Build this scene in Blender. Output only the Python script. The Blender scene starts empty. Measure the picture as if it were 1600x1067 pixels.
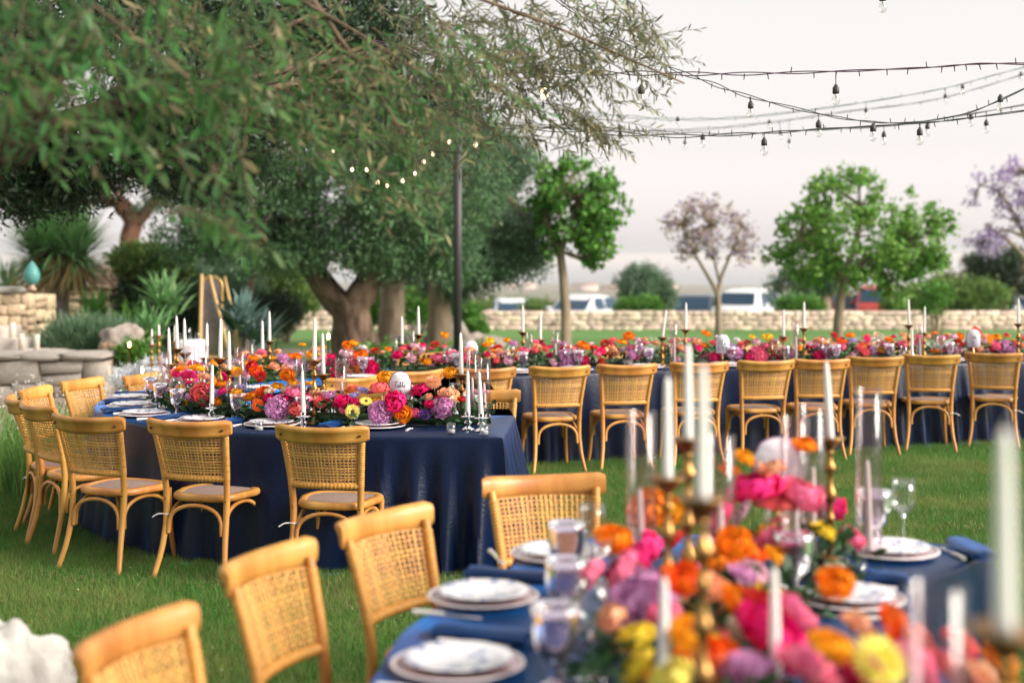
import bpy, math, random
import numpy as np
from mathutils import Vector, Matrix, noise
rnd = random.Random(7)
nrs = np.random.RandomState(5)
scene = bpy.context.scene
COL = scene.collection
R = math.radians

# ---------------------------------------------------------------- camera
FPX, EYE, HY, CX = 2222.0, 1.8, 400.0, 800.0      # focal length in photo pixels, eye height, horizon row, centre column
cam_d = bpy.data.cameras.new('camera')
cam = bpy.data.objects.new('camera', cam_d); COL.objects.link(cam)
cam.location = (0, 0, EYE); cam.rotation_euler = (R(90), 0, 0)
cam_d.sensor_width = 36.0; cam_d.lens = 50.0
cam_d.shift_y = -133.5 / 1600.0
cam_d.clip_start = 0.05; cam_d.clip_end = 20000
cam_d.dof.use_dof = True; cam_d.dof.focus_distance = 8.7; cam_d.dof.aperture_fstop = 1.4
scene.camera = cam

# ---------------------------------------------------------------- world, sun, exposure
SUN_EL, SUN_AZ = 26.0, 112.0      # degrees; azimuth clockwise from the view direction (+Y) towards +X
world = bpy.data.worlds.new('World'); scene.world = world; world.use_nodes = True
wn, wl = world.node_tree.nodes, world.node_tree.links
wn.clear()
sky = wn.new('ShaderNodeTexSky'); sky.sky_type = 'NISHITA'; sky.sun_disc = False
sky.sun_elevation = R(SUN_EL); sky.sun_rotation = R(SUN_AZ)
sky.air_density = 1.0; sky.dust_density = 3.0; sky.ozone_density = 1.0; sky.altitude = 50
hs = wn.new('ShaderNodeHueSaturation'); hs.inputs['Saturation'].default_value = 0.16
gm = wn.new('ShaderNodeGamma'); gm.inputs[1].default_value = 0.34      # thin bright overcast evens the sky out
tint = wn.new('ShaderNodeMix'); tint.data_type = 'RGBA'; tint.blend_type = 'MULTIPLY'; tint.inputs[0].default_value = 1.0
# evening haze: blue grey at the sea horizon, lilac pink above it, then white
tc = wn.new('ShaderNodeTexCoord'); sep = wn.new('ShaderNodeSeparateXYZ'); ramp = wn.new('ShaderNodeValToRGB')
cr = ramp.color_ramp
STOPS = ((0.0, (.97, .96, 1.0, 1)), (0.012, (1.03, .97, .97, 1)), (0.035, (.99, .92, .915, 1)), (0.075, (.86, .81, .79, 1)), (0.18, (.785, .755, .73, 1)), (0.45, (.86, .83, .79, 1)), (1.0, (1.0, .965, .92, 1)))
while len(cr.elements) < len(STOPS): cr.elements.new(.5)
for e, (p, c) in zip(cr.elements, STOPS): e.position = p
for e, (p, c) in zip(cr.elements, STOPS): e.color = c
bg = wn.new('ShaderNodeBackground'); bg.inputs['Strength'].default_value = 0.15
out = wn.new('ShaderNodeOutputWorld')
wl.new(sky.outputs[0], hs.inputs['Color']); wl.new(hs.outputs[0], gm.inputs[0]); wl.new(gm.outputs[0], tint.inputs[6])
wl.new(tc.outputs['Generated'], sep.inputs[0]); wl.new(sep.outputs[2], ramp.inputs[0]); wl.new(ramp.outputs[0], tint.inputs[7])
wl.new(tint.outputs[2], bg.inputs['Color']); wl.new(bg.outputs[0], out.inputs['Surface'])

sun_d = bpy.data.lights.new('sun', 'SUN'); sun_d.energy = 1.35; sun_d.angle = R(30); sun_d.color = (1, .91, .80)
sun = bpy.data.objects.new('sun', sun_d); COL.objects.link(sun)
sdir = Vector((math.sin(R(SUN_AZ)) * math.cos(R(SUN_EL)), math.cos(R(SUN_AZ)) * math.cos(R(SUN_EL)), math.sin(R(SUN_EL))))
sun.rotation_euler = (-sdir).to_track_quat('-Z', 'Y').to_euler()

scene.view_settings.view_transform = 'Standard'; scene.view_settings.look = 'None'
scene.view_settings.gamma = 1.0; scene.view_settings.use_curve_mapping = False
scene.view_settings.exposure = 2.42
scene.render.engine = 'CYCLES'
cy = scene.cycles
cy.max_bounces = 8; cy.transparent_max_bounces = 24; cy.transmission_bounces = 8; cy.diffuse_bounces = 3; cy.glossy_bounces = 4
cy.caustics_reflective = False; cy.caustics_refractive = False; cy.sample_clamp_indirect = 6.0
cy.use_denoising = True
cy.volume_step_rate = 4.0

# ---------------------------------------------------------------- placing by the photograph's perspective
def at(px, py, z):
    d = FPX * (EYE - z) / (py - HY)
    return Vector(((px - CX) / FPX * d, d, z))
def atd(px, py, d):
    return Vector(((px - CX) / FPX * d, d, EYE - (py - HY) / FPX * d))
def ground_z(x, y):
    k = (0, 22, 42, 60, 140, 500, 1500, 3000, 9000)
    v = (0, 0, -.38, -1.5, -4.5, -15.5, -38, -60, -60)
    return float(np.interp(y, k, v))
def gpt(px, d):
    x = (px - CX) / FPX * d
    return Vector((x, d, ground_z(x, d)))

# ---------------------------------------------------------------- materials
MATS = {}
def lin(c):
    return tuple(((v / 255) / 12.92 if v / 255 <= .04045 else ((v / 255 + .055) / 1.055) ** 2.4) for v in c)
def mat(name, color, rough=.6, metal=0., var=0., hue=0., scale=8., bump=0., bscale=None, color2=None, stretch=None,
        transl=0., island=0., spec=.5, sheen=0., sheen_tint=None, coat=0., trans=0., ior=1.45, emit=None, estr=0., objvar=0., detail=4):
    if name in MATS: return MATS[name]
    m = bpy.data.materials.new(name); m.use_nodes = True
    nt = m.node_tree; N, L = nt.nodes, nt.links
    b = N['Principled BSDF']; o = N['Material Output']
    b.inputs['Roughness'].default_value = rough; b.inputs['Metallic'].default_value = metal
    b.inputs['Specular IOR Level'].default_value = spec; b.inputs['IOR'].default_value = ior
    if sheen:
        b.inputs['Sheen Weight'].default_value = sheen; b.inputs['Sheen Roughness'].default_value = .28
        if sheen_tint: b.inputs['Sheen Tint'].default_value = (*sheen_tint, 1)
    if coat: b.inputs['Coat Weight'].default_value = coat; b.inputs['Coat Roughness'].default_value = .15
    if trans: b.inputs['Transmission Weight'].default_value = trans
    if emit: b.inputs['Emission Color'].default_value = (*emit, 1); b.inputs['Emission Strength'].default_value = estr
    rgb = N.new('ShaderNodeRGB'); rgb.outputs[0].default_value = (*color, 1)
    cur = rgb.outputs[0]
    tcn = None
    def coords(sc):
        t = N.new('ShaderNodeTexCoord'); mp = N.new('ShaderNodeMapping')
        s = stretch or (1, 1, 1); mp.inputs['Scale'].default_value = (sc * s[0], sc * s[1], sc * s[2])
        L.new(t.outputs['Object'], mp.inputs[0]); return mp.outputs[0]
    if color2 is not None or var:
        n = N.new('ShaderNodeTexNoise'); n.inputs['Scale'].default_value = 1.0; n.inputs['Detail'].default_value = detail
        L.new(coords(scale), n.inputs['Vector'])
        mr = N.new('ShaderNodeMapRange'); mr.inputs[1].default_value = .36; mr.inputs[2].default_value = .64
        L.new(n.outputs['Fac'], mr.inputs[0])
        mx = N.new('ShaderNodeMix'); mx.data_type = 'RGBA'
        L.new(mr.outputs[0], mx.inputs[0]); L.new(cur, mx.inputs[6])
        c2 = color2 if color2 is not None else tuple(v * (1 - var) for v in color)
        mx.inputs[7].default_value = (*c2, 1); cur = mx.outputs[2]
    if island or objvar:
        hsn = N.new('ShaderNodeHueSaturation')
        if island:
            g = N.new('ShaderNodeNewGeometry'); src = g.outputs['Random Per Island']
        else:
            g = N.new('ShaderNodeObjectInfo'); src = g.outputs['Random']
        k = island or objvar
        a = N.new('ShaderNodeMapRange'); a.inputs[3].default_value = 1 - k; a.inputs[4].default_value = 1 + k
        L.new(src, a.inputs[0]); L.new(a.outputs[0], hsn.inputs['Value'])
        if hue:
            w = N.new('ShaderNodeMath'); w.operation = 'MULTIPLY'; w.inputs[1].default_value = 7.31
            f = N.new('ShaderNodeMath'); f.operation = 'FRACT'
            h = N.new('ShaderNodeMapRange'); h.inputs[3].default_value = .5 - hue; h.inputs[4].default_value = .5 + hue
            L.new(src, w.inputs[0]); L.new(w.outputs[0], f.inputs[0]); L.new(f.outputs[0], h.inputs[0]); L.new(h.outputs[0], hsn.inputs['Hue'])
        L.new(cur, hsn.inputs['Color']); cur = hsn.outputs[0]
    L.new(cur, b.inputs['Base Color'])
    if bump:
        n2 = N.new('ShaderNodeTexNoise'); n2.inputs['Scale'].default_value = 1.0; n2.inputs['Detail'].default_value = 5
        L.new(coords(bscale or scale), n2.inputs['Vector'])
        bp = N.new('ShaderNodeBump'); bp.inputs['Strength'].default_value = bump; bp.inputs['Distance'].default_value = .02
        L.new(n2.outputs['Fac'], bp.inputs['Height']); L.new(bp.outputs[0], b.inputs['Normal'])
    if transl:
        tr = N.new('ShaderNodeBsdfTranslucent'); ms = N.new('ShaderNodeMixShader'); ms.inputs[0].default_value = transl
        L.new(cur, tr.inputs[0]); L.new(b.outputs[0], ms.inputs[1]); L.new(tr.outputs[0], ms.inputs[2]); L.new(ms.outputs[0], o.inputs['Surface'])
    MATS[name] = m; return m

def thin_glass(name, tintc=(1, 1, 1), base=.04, edge=.55, rough=.02):
    """thin clear wall: mirror-like at grazing angles, see-through face on"""
    if name in MATS: return MATS[name]
    m = bpy.data.materials.new(name); m.use_nodes = True
    N, L = m.node_tree.nodes, m.node_tree.links; N.clear()
    o = N.new('ShaderNodeOutputMaterial'); t = N.new('ShaderNodeBsdfTransparent'); g = N.new('ShaderNodeBsdfGlossy')
    g.inputs['Roughness'].default_value = rough; t.inputs[0].default_value = (*tintc, 1)
    lw = N.new('ShaderNodeLayerWeight'); lw.inputs['Blend'].default_value = .35
    mr = N.new('ShaderNodeMapRange'); mr.inputs[3].default_value = base; mr.inputs[4].default_value = edge
    ms = N.new('ShaderNodeMixShader')
    L.new(lw.outputs['Facing'], mr.inputs[0]); L.new(mr.outputs[0], ms.inputs[0]); L.new(t.outputs[0], ms.inputs[1]); L.new(g.outputs[0], ms.inputs[2])
    L.new(ms.outputs[0], o.inputs['Surface'])
    MATS[name] = m; return m

# ---------------------------------------------------------------- meshes
def mesh_np(name, V, faces, smooth=False):
    """V (n,3); faces: (m,k) int array or list of such arrays"""
    me = bpy.data.meshes.new(name)
    if isinstance(faces, np.ndarray): faces = [faces]
    faces = [f for f in faces if len(f)]
    V = np.asarray(V, dtype=np.float32)
    me.vertices.add(len(V)); me.vertices.foreach_set('co', V.ravel())
    nl = sum(f.size for f in faces); npoly = sum(len(f) for f in faces)
    me.loops.add(nl); me.polygons.add(npoly)
    me.loops.foreach_set('vertex_index', np.concatenate([f.ravel() for f in faces]).astype(np.int32))
    tot = np.concatenate([np.full(len(f), f.shape[1]) for f in faces]); st = np.concatenate([[0], np.cumsum(tot)[:-1]])
    me.polygons.foreach_set('loop_start', st.astype(np.int32))
    if smooth: me.polygons.foreach_set('use_smooth', np.ones(npoly, dtype=bool))
    me.update(calc_edges=True); me.validate()
    return me

class MB:
    def __init__(s): s.v = []; s.q = []; s.t = []; s.n = 0
    def add(s, V, Q=None, T=None):
        V = np.asarray(V, dtype=float).reshape(-1, 3)
        if Q is not None and len(Q): s.q.append(np.asarray(Q).reshape(-1, 4) + s.n)
        if T is not None and len(T): s.t.append(np.asarray(T).reshape(-1, 3) + s.n)
        s.v.append(V); s.n += len(V); return s
    def grid(s, P, closeu=False, closev=False):
        P = np.asarray(P, dtype=float); a, b = P.shape[:2]
        i = np.arange(a if closeu else a - 1)[:, None]; j = np.arange(b if closev else b - 1)[None, :]
        i2 = (i + 1) % a; j2 = (j + 1) % b
        Q = np.stack([i * b + j, i2 * b + j, i2 * b + j2, i * b + j2], -1).reshape(-1, 4)
        return s.add(P.reshape(-1, 3), Q)
    def tube(s, pts, rad, n=8, cap=True, flat=1.0):
        P = np.asarray([tuple(p) for p in pts], dtype=float); k = len(P)
        rad = np.full(k, rad) if np.isscalar(rad) else np.asarray(rad, dtype=float)
        T = np.gradient(P, axis=0); T /= np.linalg.norm(T, axis=1)[:, None] + 1e-12
        up = np.array([0, 0, 1.]) if abs(T[0][2]) < .9 else np.array([0, 1., 0])
        rings = []; A = None
        for i in range(k):
            A = (up if A is None else A); A = A - T[i] * A.dot(T[i]); A /= np.linalg.norm(A) + 1e-12
            B = np.cross(T[i], A); a = np.linspace(0, 2 * np.pi, n, endpoint=False)
            rings.append(P[i] + rad[i] * (np.cos(a)[:, None] * A * flat + np.sin(a)[:, None] * B))
        G = np.array(rings); base = s.n; s.grid(G, closev=True)
        if cap:
            for ring, rev in ((0, 1), (k - 1, 0)):
                c = P[ring]; idx = np.arange(n); s.add(np.vstack([G[ring], c[None]]),
                    T=np.stack([idx, (idx + 1) % n, np.full(n, n)], -1)[:, ::(-1 if rev else 1)])
        return s
    def lathe(s, prof, n=16, c=(0, 0, 0), ripple=0, nr=0):
        pr = np.asarray(prof, dtype=float); a = np.linspace(0, 2 * np.pi, n, endpoint=False)
        r = pr[:, 0][:, None] * np.ones(n)[None]
        if ripple: r = r * (1 + ripple * np.cos(a * nr)[None])
        G = np.stack([c[0] + r * np.cos(a)[None], c[1] + r * np.sin(a)[None], c[2] + np.repeat(pr[:, 1][:, None], n, 1)], -1)
        return s.grid(G, closev=True)
    def box(s, c, h, rz=0., taper=1.0, jit=0., rng=None):
        h = np.asarray(h, dtype=float)
        V = np.array([[x, y, z] for z in (-1, 1) for x, y in ((-1, -1), (1, -1), (1, 1), (-1, 1))], dtype=float)
        V[4:, :2] *= taper; V = V * h
        if jit: V = V + (rng or nrs).uniform(-jit, jit, V.shape)
        if rz: cz, sz = math.cos(rz), math.sin(rz); V = np.stack([V[:, 0] * cz - V[:, 1] * sz, V[:, 0] * sz + V[:, 1] * cz, V[:, 2]], -1)
        V = V + np.asarray(c)
        Q = [[0, 3, 2, 1], [4, 5, 6, 7], [0, 1, 5, 4], [1, 2, 6, 5], [2, 3, 7, 6], [3, 0, 4, 7]]
        return s.add(V, Q)
    def mesh(s, name, smooth=True):
        V = np.vstack(s.v); F = []
        if s.q: F.append(np.vstack(s.q))
        if s.t: F.append(np.vstack(s.t))
        return mesh_np(name, V, F, smooth)
    def build(s, name, m, parent=None, smooth=True, loc=None, kind=None):
        return obj(name, s.mesh(name, smooth), m, parent, loc, kind)

def obj(name, me, m=None, parent=None, loc=None, kind=None):
    o = bpy.data.objects.new(name, me)
    if m is not None and not me.materials: me.materials.append(m)
    COL.objects.link(o)
    if parent is not None: o.parent = parent
    if loc is not None: o.location = loc
    if kind: o['kind'] = kind
    return o
def objm(name, me, m, parent=None, loc=None, rot=None, sc=None):
    """shares mesh data but carries a material of its own"""
    o = bpy.data.objects.new(name, me)
    if not me.materials: me.materials.append(m)
    COL.objects.link(o)
    o.material_slots[0].link = 'OBJECT'; o.material_slots[0].material = m
    if parent is not None: o.parent = parent
    if loc is not None: o.location = loc
    if rot is not None: o.rotation_euler = rot
    if sc is not None: o.scale = (sc, sc, sc)
    return o
LABELS = {}
def tag(o, label, cat, group=None):
    LABELS.setdefault(label, []).append(o.name)
    o['label'] = label; o['category'] = cat
    if group: o['group'] = group
    return o
def thing(name, label, cat, loc=(0, 0, 0), rz=0., group=None):
    o = bpy.data.objects.new(name, None); COL.objects.link(o); o.empty_display_size = .1
    o.location = loc; o.rotation_euler = (0, 0, rz)
    return tag(o, label, cat, group)
def structure(name, me, m, loc=None):
    return obj(name, me, m, None, loc, 'structure')
def copy_tree(o, parent=None):
    c = o.copy(); COL.objects.link(c); c.parent = parent
    for ch in list(CH.get(o.name, [])) or [x for x in o.children]: copy_tree(ch, c)
    return c
CH = {}
class Proto:
    """a built thing plus its tree, copied by place(); the first placing uses the original itself"""
    def __init__(s, root): s.root = root; s.used = False; s.tree = s._t(root)
    def _t(s, o): return (o, [s._t(c) for c in PAR.get(o.name, [])])
    def place(s, loc, rz, label, cat, group=None, tilt=None, sc=None):
        if not s.used: s.used = True; r = s.root
        else: r = s._c(s.tree, None)
        r.location = loc; r.rotation_euler = (tilt[0] if tilt else 0, tilt[1] if tilt else 0, rz)
        if sc: r.scale = (sc, sc, sc) if np.isscalar(sc) else sc
        tag(r, label, cat, group); return r
    def _c(s, t, parent):
        c = t[0].copy(); COL.objects.link(c); c.parent = parent
        for k in t[1]: s._c(k, c)
        return c
def proto(root):
    PAR.clear()
    for o in COL.objects:
        if o.parent is not None: PAR.setdefault(o.parent.name, []).append(o)
    return Proto(root)
PAR = {}
def unit(v): v = Vector(v); return v.normalized()
def smooth_path(pts, n):
    """Catmull-Rom through pts, n samples evenly by parameter"""
    P = [np.array(tuple(p), dtype=float) for p in pts]; P = [2 * P[0] - P[1]] + P + [2 * P[-1] - P[-2]]
    out = []; segs = len(P) - 3
    for t in np.linspace(0, segs - 1e-9, n):
        i = int(t); u = t - i; a, b, c, d = P[i:i + 4]
        out.append(.5 * ((2 * b) + (-a + c) * u + (2 * a - 5 * b + 4 * c - d) * u * u + (-a + 3 * b - 3 * c + d) * u ** 3))
    return np.array(out)
def resample(P, step):
    P = np.asarray(P); s = np.concatenate([[0], np.cumsum(np.linalg.norm(np.diff(P, axis=0), axis=1))])
    n = max(2, int(round(s[-1] / step)) + 1); q = np.linspace(0, s[-1], n)
    return np.stack([np.interp(q, s, P[:, k]) for k in range(P.shape[1])], -1)

# leaves: many small blades scattered through a volume, in one mesh
def leaf_arrays(C, D, Nn, Ln, Wd, fold=.0, six=False):
    """centres, directions, normals (n,3); lengths, widths (n,)"""
    D = D / (np.linalg.norm(D, axis=1)[:, None] + 1e-9)
    S = np.cross(D, Nn); S /= np.linalg.norm(S, axis=1)[:, None] + 1e-9
    Nn = np.cross(S, D)
    L_, W_ = Ln[:, None], Wd[:, None]; n = len(C)
    if six:
        V = np.stack([C - D * L_ * .5, C - D * L_ * .12 + S * W_ * .5 - Nn * W_ * fold, C + D * L_ * .2 + S * W_ * .42 - Nn * W_ * fold - Nn * L_ * .03,
                      C + D * L_ * .5 - Nn * L_ * .1, C + D * L_ * .2 - S * W_ * .42 - Nn * W_ * fold - Nn * L_ * .03, C - D * L_ * .12 - S * W_ * .5 - Nn * W_ * fold], 1).reshape(-1, 3)
        b = np.arange(n)[:, None] * 6
        Q = np.concatenate([b + np.array([[0, 1, 2, 3]]), b + np.array([[0, 3, 4, 5]])])
        return V, Q
    V = np.stack([C - D * L_ * .5, C + S * W_ * .5 - D * L_ * .03, C + D * L_ * .5, C - S * W_ * .5 - D * L_ * .03], 1).reshape(-1, 3)
    Q = np.arange(n * 4).reshape(-1, 4)
    return V, Q
def rand_unit(n, rs=nrs):
    v = rs.normal(size=(n, 3)); return v / np.linalg.norm(v, axis=1)[:, None]
def blob_points(blobs, nclump, per, spread, rs=nrs, shell=.55, gap=None):
    """clump centres inside ellipsoids (cx,cy,cz,rx,ry,rz), leaves gathered round each clump"""
    B = np.array(blobs, dtype=float); vol = (B[:, 3] * B[:, 4] * B[:, 5]) ** .67; pick = rs.choice(len(B), nclump, p=vol / vol.sum())
    u = rand_unit(nclump, rs); r = rs.uniform(shell ** 3, 1, nclump) ** (1 / 3.) * rs.uniform(.9, 1.08, nclump)
    C = B[pick, :3] + u * r[:, None] * B[pick, 3:6]
    if gap is not None:
        keep = np.array([noise.noise(Vector(c) * gap[0] + Vector((gap[2] if len(gap) > 2 else 3.3, 0, 0))) > gap[1] for c in C]); C, u, pick = C[keep], u[keep], pick[keep]; nclump = len(C)
    P = np.repeat(C, per, 0) + rs.normal(size=(nclump * per, 3)) * spread
    out = np.repeat(u, per, 0)
    return P, out, C
# ================================================================ the setting
M_lawn = mat('lawn soil and turf', (.062, .185, .028), .9, color2=(.095, .195, .042), scale=1.3, bump=.6, bscale=60)
M_grass = mat('grass blade', (.078, .200, .034), .55, island=.5, hue=.035, transl=.35, spec=.3)
M_dry = mat('dry grass blade', (.26, .20, .10), .7, island=.3, transl=.25)
M_path = mat('pale gravel path', (.48, .39, .33), .95, color2=(.36, .28, .235), scale=3, bump=.8, bscale=40)
M_stone = mat('warm limestone', (.56, .43, .28), .9, color2=(.34, .26, .18), scale=5, bump=.7, bscale=18, objvar=.22, hue=.015)
M_wallstone = mat('pinkish field stone', (.74, .59, .49), .9, color2=(.60, .46, .37), scale=3, bump=.6, bscale=12, objvar=.28, hue=.02)
M_mortar = mat('sandy mortar', (.54, .44, .36), .95, var=.3, scale=9, bump=.5, bscale=30)
M_grey = mat('grey weathered stone', (.30, .28, .26), .9, color2=(.42, .39, .35), scale=4, bump=.7, bscale=22)
M_far = mat('far land', (.20, .17, .13), 1, color2=(.12, .14, .09), scale=.012, bump=0)
M_sea = mat('sea', (.12, .17, .22), .35, var=.2, scale=.002)

# ground: one sheet to the coast, denser near
xs = np.concatenate([np.linspace(-6000, -80, 14), np.linspace(-60, 60, 61), np.linspace(80, 6000, 14)])
ys = np.concatenate([np.linspace(-25, 70, 96), np.linspace(80, 500, 20), np.linspace(600, 3000, 20)])
G = np.zeros((len(xs), len(ys), 3))
for i, x in enumerate(xs):
    for j, y in enumerate(ys):
        z = ground_z(x, y)
        if y > 70: z += noise.noise(Vector((x * .004, y * .004, 0))) * min(1, (y - 70) / 300) * (2 + y * .003) - (y > 70) * .0
        elif 0 < y < 40: z += 0.0
        G[i, j] = (x, y, z)
b = MB(); b.grid(G); me = b.mesh('lawn', True)
me.materials.append(M_lawn); me.materials.append(M_far)
fy = np.array([me.vertices[p.vertices[0]].co.y for p in me.polygons])
me.polygons.foreach_set('material_index', (fy > 62).astype(np.int32))
structure('ground', me, None)
b = MB(); b.grid([[(x, y, -61.5) for y in (2300, 5000, 15000)] for x in (-14000, 0, 14000)])
structure('sea', b.mesh('sea', False), M_sea)

# gravel path at the foot of the olives and the paved strip by the steps
def sheet(name, pts, z, m):
    n = len(pts); V = np.array([(p[0], p[1], z + ground_z(*p[:2])) for p in pts]); c = V.mean(0)
    b = MB(); idx = np.arange(n); b.add(np.vstack([V, c[None]]), T=np.stack([idx, (idx + 1) % n, np.full(n, n)], -1))
    return structure(name, b.mesh(name, False), m)
sheet('path', [(-9, 14.5), (-6.5, 13.2), (-4.3, 13.6), (-3.0, 15.5), (-1.9, 19.5), (-1.8, 23.5), (-3.0, 29.0), (-4.8, 29.5), (-7.5, 26.5), (-12, 22)], .02, M_path)

# distant coast: low hills with pale farm buildings
b = MB()
for (x0, x1, yy, base, hh, seed) in ((-1400, 900, 2500, -62, 20, 3), (300, 2600, 2100, -56, 34, 9), (-3500, -1000, 2300, -60, 26, 5), (-700, 2600, 1500, -42, 12, 17)):
    n = 70; P = []
    for i in range(n):
        t = i / (n - 1); x = x0 + (x1 - x0) * t
        h = hh * (math.sin(math.pi * t) ** .6) * (.75 + .5 * noise.noise(Vector((x * .004, seed, 0))) + .25 * noise.noise(Vector((x * .02, seed, 4))))
        P.append([(x, yy - 260, base - 4), (x, yy - 120, base + h * .6), (x, yy, base + h), (x, yy + 200, base + h * .5), (x, yy + 350, base - 4)])
    b.grid(P)
structure('hills', b.mesh('hills'), M_far)
M_farm = mat('pale plaster far houses', (.62, .50, .44), .9); M_roof = mat('terracotta roof', (.40, .20, .13), .9); M_win = mat('dark window', (.05, .06, .07), .3)
def farmhouse(px, py, d, w, h, label):
    c = atd(px, py, d); t = thing('farmhouse', label, 'house', (c.x, c.y, c.z - h / 2), rnd.uniform(-.3, .3), 'pale farmhouses on the far coast')
    MB().box((0, 0, h / 2 - 6), (w / 2, w / 3, h / 2 + 6)).build('wall', M_farm, t, False)
    MB().box((0, 0, h + .8), (w / 2 + .4, w / 3 + .4, .8), taper=.7).build('roof', M_roof, t, False)
    MB().box((-w * .2, -w / 3 - .1, h * .5), (1.0, .1, 1.2)).build('window', M_win, t, False)
for px, py, d, w, h, lb in ((822, 448, 2250, 30, 8, 'small pale farmhouse on the far coast left of the clipped round bush'),
                            (915, 452, 1500, 24, 9, 'pale pink farmhouse on the far hill above the white hatchback'),
                            (963, 456, 1350, 30, 8, 'wide pale farm building on the plain, next to the round olive'),
                            (1035, 449, 2000, 40, 9, 'pale farm building on the ridge between round olive and sparse tree'),
                            (795, 450, 2300, 22, 8, 'tiny pale farmhouse above the leftmost parked car')):
    farmhouse(px, py, d, w, h, lb)

# ---- dry-stone boundary wall across the far side of the lawn
WALL_Y = 42.0
def stone_mesh(seed, rs=None):
    r = np.random.RandomState(seed); b = MB()
    V = np.array([[x, y, z] for z in (-1, 1) for x, y in ((-1, -1), (1, -1), (1, 1), (-1, 1))], dtype=float) * .5
    V += r.uniform(-.07, .07, V.shape)
    fr = [(V[a] + V[c]) / 2 for a, c in ((0, 5), (0, 5))]
    F = np.array([(V[0] + V[1] + V[5] + V[4]) / 4 + [0, -.12, 0]])       # domed face
    b.add(np.vstack([V, F]), Q=[[0, 3, 2, 1], [4, 5, 6, 7], [1, 2, 6, 5], [2, 3, 7, 6], [3, 0, 4, 7]], T=[[0, 1, 8], [1, 5, 8], [5, 4, 8], [4, 0, 8]])
    me = b.mesh('stone', False); return me
STONES = [stone_mesh(s) for s in range(8)]
def place_stone(parent, c, size, rot=(0, 0, 0), m=None):
    o = objm('stone', rnd.choice(STONES), m, parent, c, rot); o.scale = size; return o
wall = thing('boundary_wall', 'low pinkish dry stone wall running behind the lawn, in front of the parked cars', 'wall', (0, WALL_Y, -.40))
MB().box((3.5, .18, .28), (13.6, .13, .28)).build('wall_core', M_mortar, wall, False)
# visible run from px 430 to 1620
k = 0; stuff = MB()
x = -10.0
rows = 4
for rrow in range(rows):
    x = -9.9 + rrow * .09
    while x < 17:
        w = rnd.uniform(.20, .55); h = .142
        px = CX + (x + w / 2) / WALL_Y * FPX
        if k < 296 and 420 < px < 1625:
            place_stone(wall, (x + w / 2, .02, .07 + rrow * h), (w * .97, .16, h * rnd.uniform(.8, 1.25)), (0, rnd.uniform(-.14, .14), 0), M_wallstone); k += 1
        elif px > 1625 or px < 420 or k >= 296:
            stuff.box((x + w / 2, .03, .07 + rrow * h), (w * .47, .08, h * .46), jit=.012)
        x += w
stuff.build('coping_stones', M_wallstone, wall, False, kind='stuff')

# ---- left garden: curved stair wall, steps, terrace, retaining wall
def fieldwall(name, label, p0, p1, z0, ztop0, ztop1, m, rows, wr, thick=.35, cap=True, capm=None):
    """wall from p0 to p1 whose top runs ztop0 -> ztop1, faced with separate stones"""
    p0, p1 = Vector(p0), Vector(p1); L_ = (p1 - p0).length; ang = math.atan2(p1.y - p0.y, p1.x - p0.x)
    t = thing(name, label, 'wall', (p0.x, p0.y, z0), ang)
    hs0, hs1 = ztop0 - z0, ztop1 - z0; th = thick
    V = [(0, .03, 0), (L_, .03, 0), (L_, th, 0), (0, th, 0), (0, .03, hs0), (L_, .03, hs1), (L_, th, hs1), (0, th, hs0)]
    b = MB(); b.add(V, Q=[[0, 3, 2, 1], [4, 5, 6, 7], [0, 1, 5, 4], [1, 2, 6, 5], [2, 3, 7, 6], [3, 0, 4, 7]]); b.build('wall_core', M_mortar, t, False)
    for r_ in range(rows):
        x = rnd.uniform(-.05, 0)
        while x < L_ - .04:
            w = min(rnd.uniform(*wr), L_ - x + .02); u = min(1, max(0, (x + w / 2) / L_)); H_ = hs0 + (hs1 - hs0) * u
            h = H_ / rows; lo_ = r_ + (.38 * noise.noise(Vector((x * 2.7, r_ * 1.7, 3))) if r_ else 0); hi_ = r_ + 1 + (.38 * noise.noise(Vector((x * 2.7, (r_ + 1) * 1.7, 3))) if r_ < rows - 1 else 0)
            if w > .24 and rnd.random() < .3:
                mid = (lo_ + hi_) / 2
                for a_, b_ in ((lo_, mid), (mid, hi_)): place_stone(t, (x + w / 2, rnd.uniform(-.02, .01), h * (a_ + b_) / 2), (w * rnd.uniform(.86, .97), .15, h * (b_ - a_) * .92), (0, rnd.uniform(-.1, .1), 0), m)
            else: place_stone(t, (x + w / 2, rnd.uniform(-.02, .01), h * (lo_ + hi_) / 2), (w * .95, .15, h * (hi_ - lo_) * rnd.uniform(.86, .96)), (0, rnd.uniform(-.14, .14), 0), m)
            x += w
    if cap:
        n = max(2, int(L_ / .5))
        for i in range(n):
            u0, u1 = i / n, (i + 1) / n; zc = hs0 + (hs1 - hs0) * (u0 + u1) / 2
            o = place_stone(t, ((u0 + u1) / 2 * L_, th / 2 - .04, zc + .045), (L_ / n * .98, th + .12, .085), (0, -math.atan2(hs1 - hs0, L_), 0), capm or m); o.name = 'coping'
    return t
fieldwall('stair_wall', 'golden stone flank wall of the garden steps under the turquoise ornament', (-7.95, 18.6), (-6.72, 19.6), 0, 1.33, 1.28, M_stone, 8, (.12, .28), capm=M_grey)
fieldwall('stair_wall', 'narrow stone pier end at the foot of the garden steps, left edge', (-6.72, 19.6), (-6.62, 20.4), 0, 1.28, 1.25, M_stone, 6, (.2, .4), cap=False)
fieldwall('retaining_wall', 'rough tan retaining wall behind the spiky tree and agaves', (-10.2, 28.4), (-7.1, 28.4), 0, 1.15, 1.12, M_stone, 5, (.25, .55))
M_stp = mat('pale worn stone step', (.46, .41, .37), .9, color2=(.38, .34, .30), scale=9, bump=.5, bscale=20)
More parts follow.
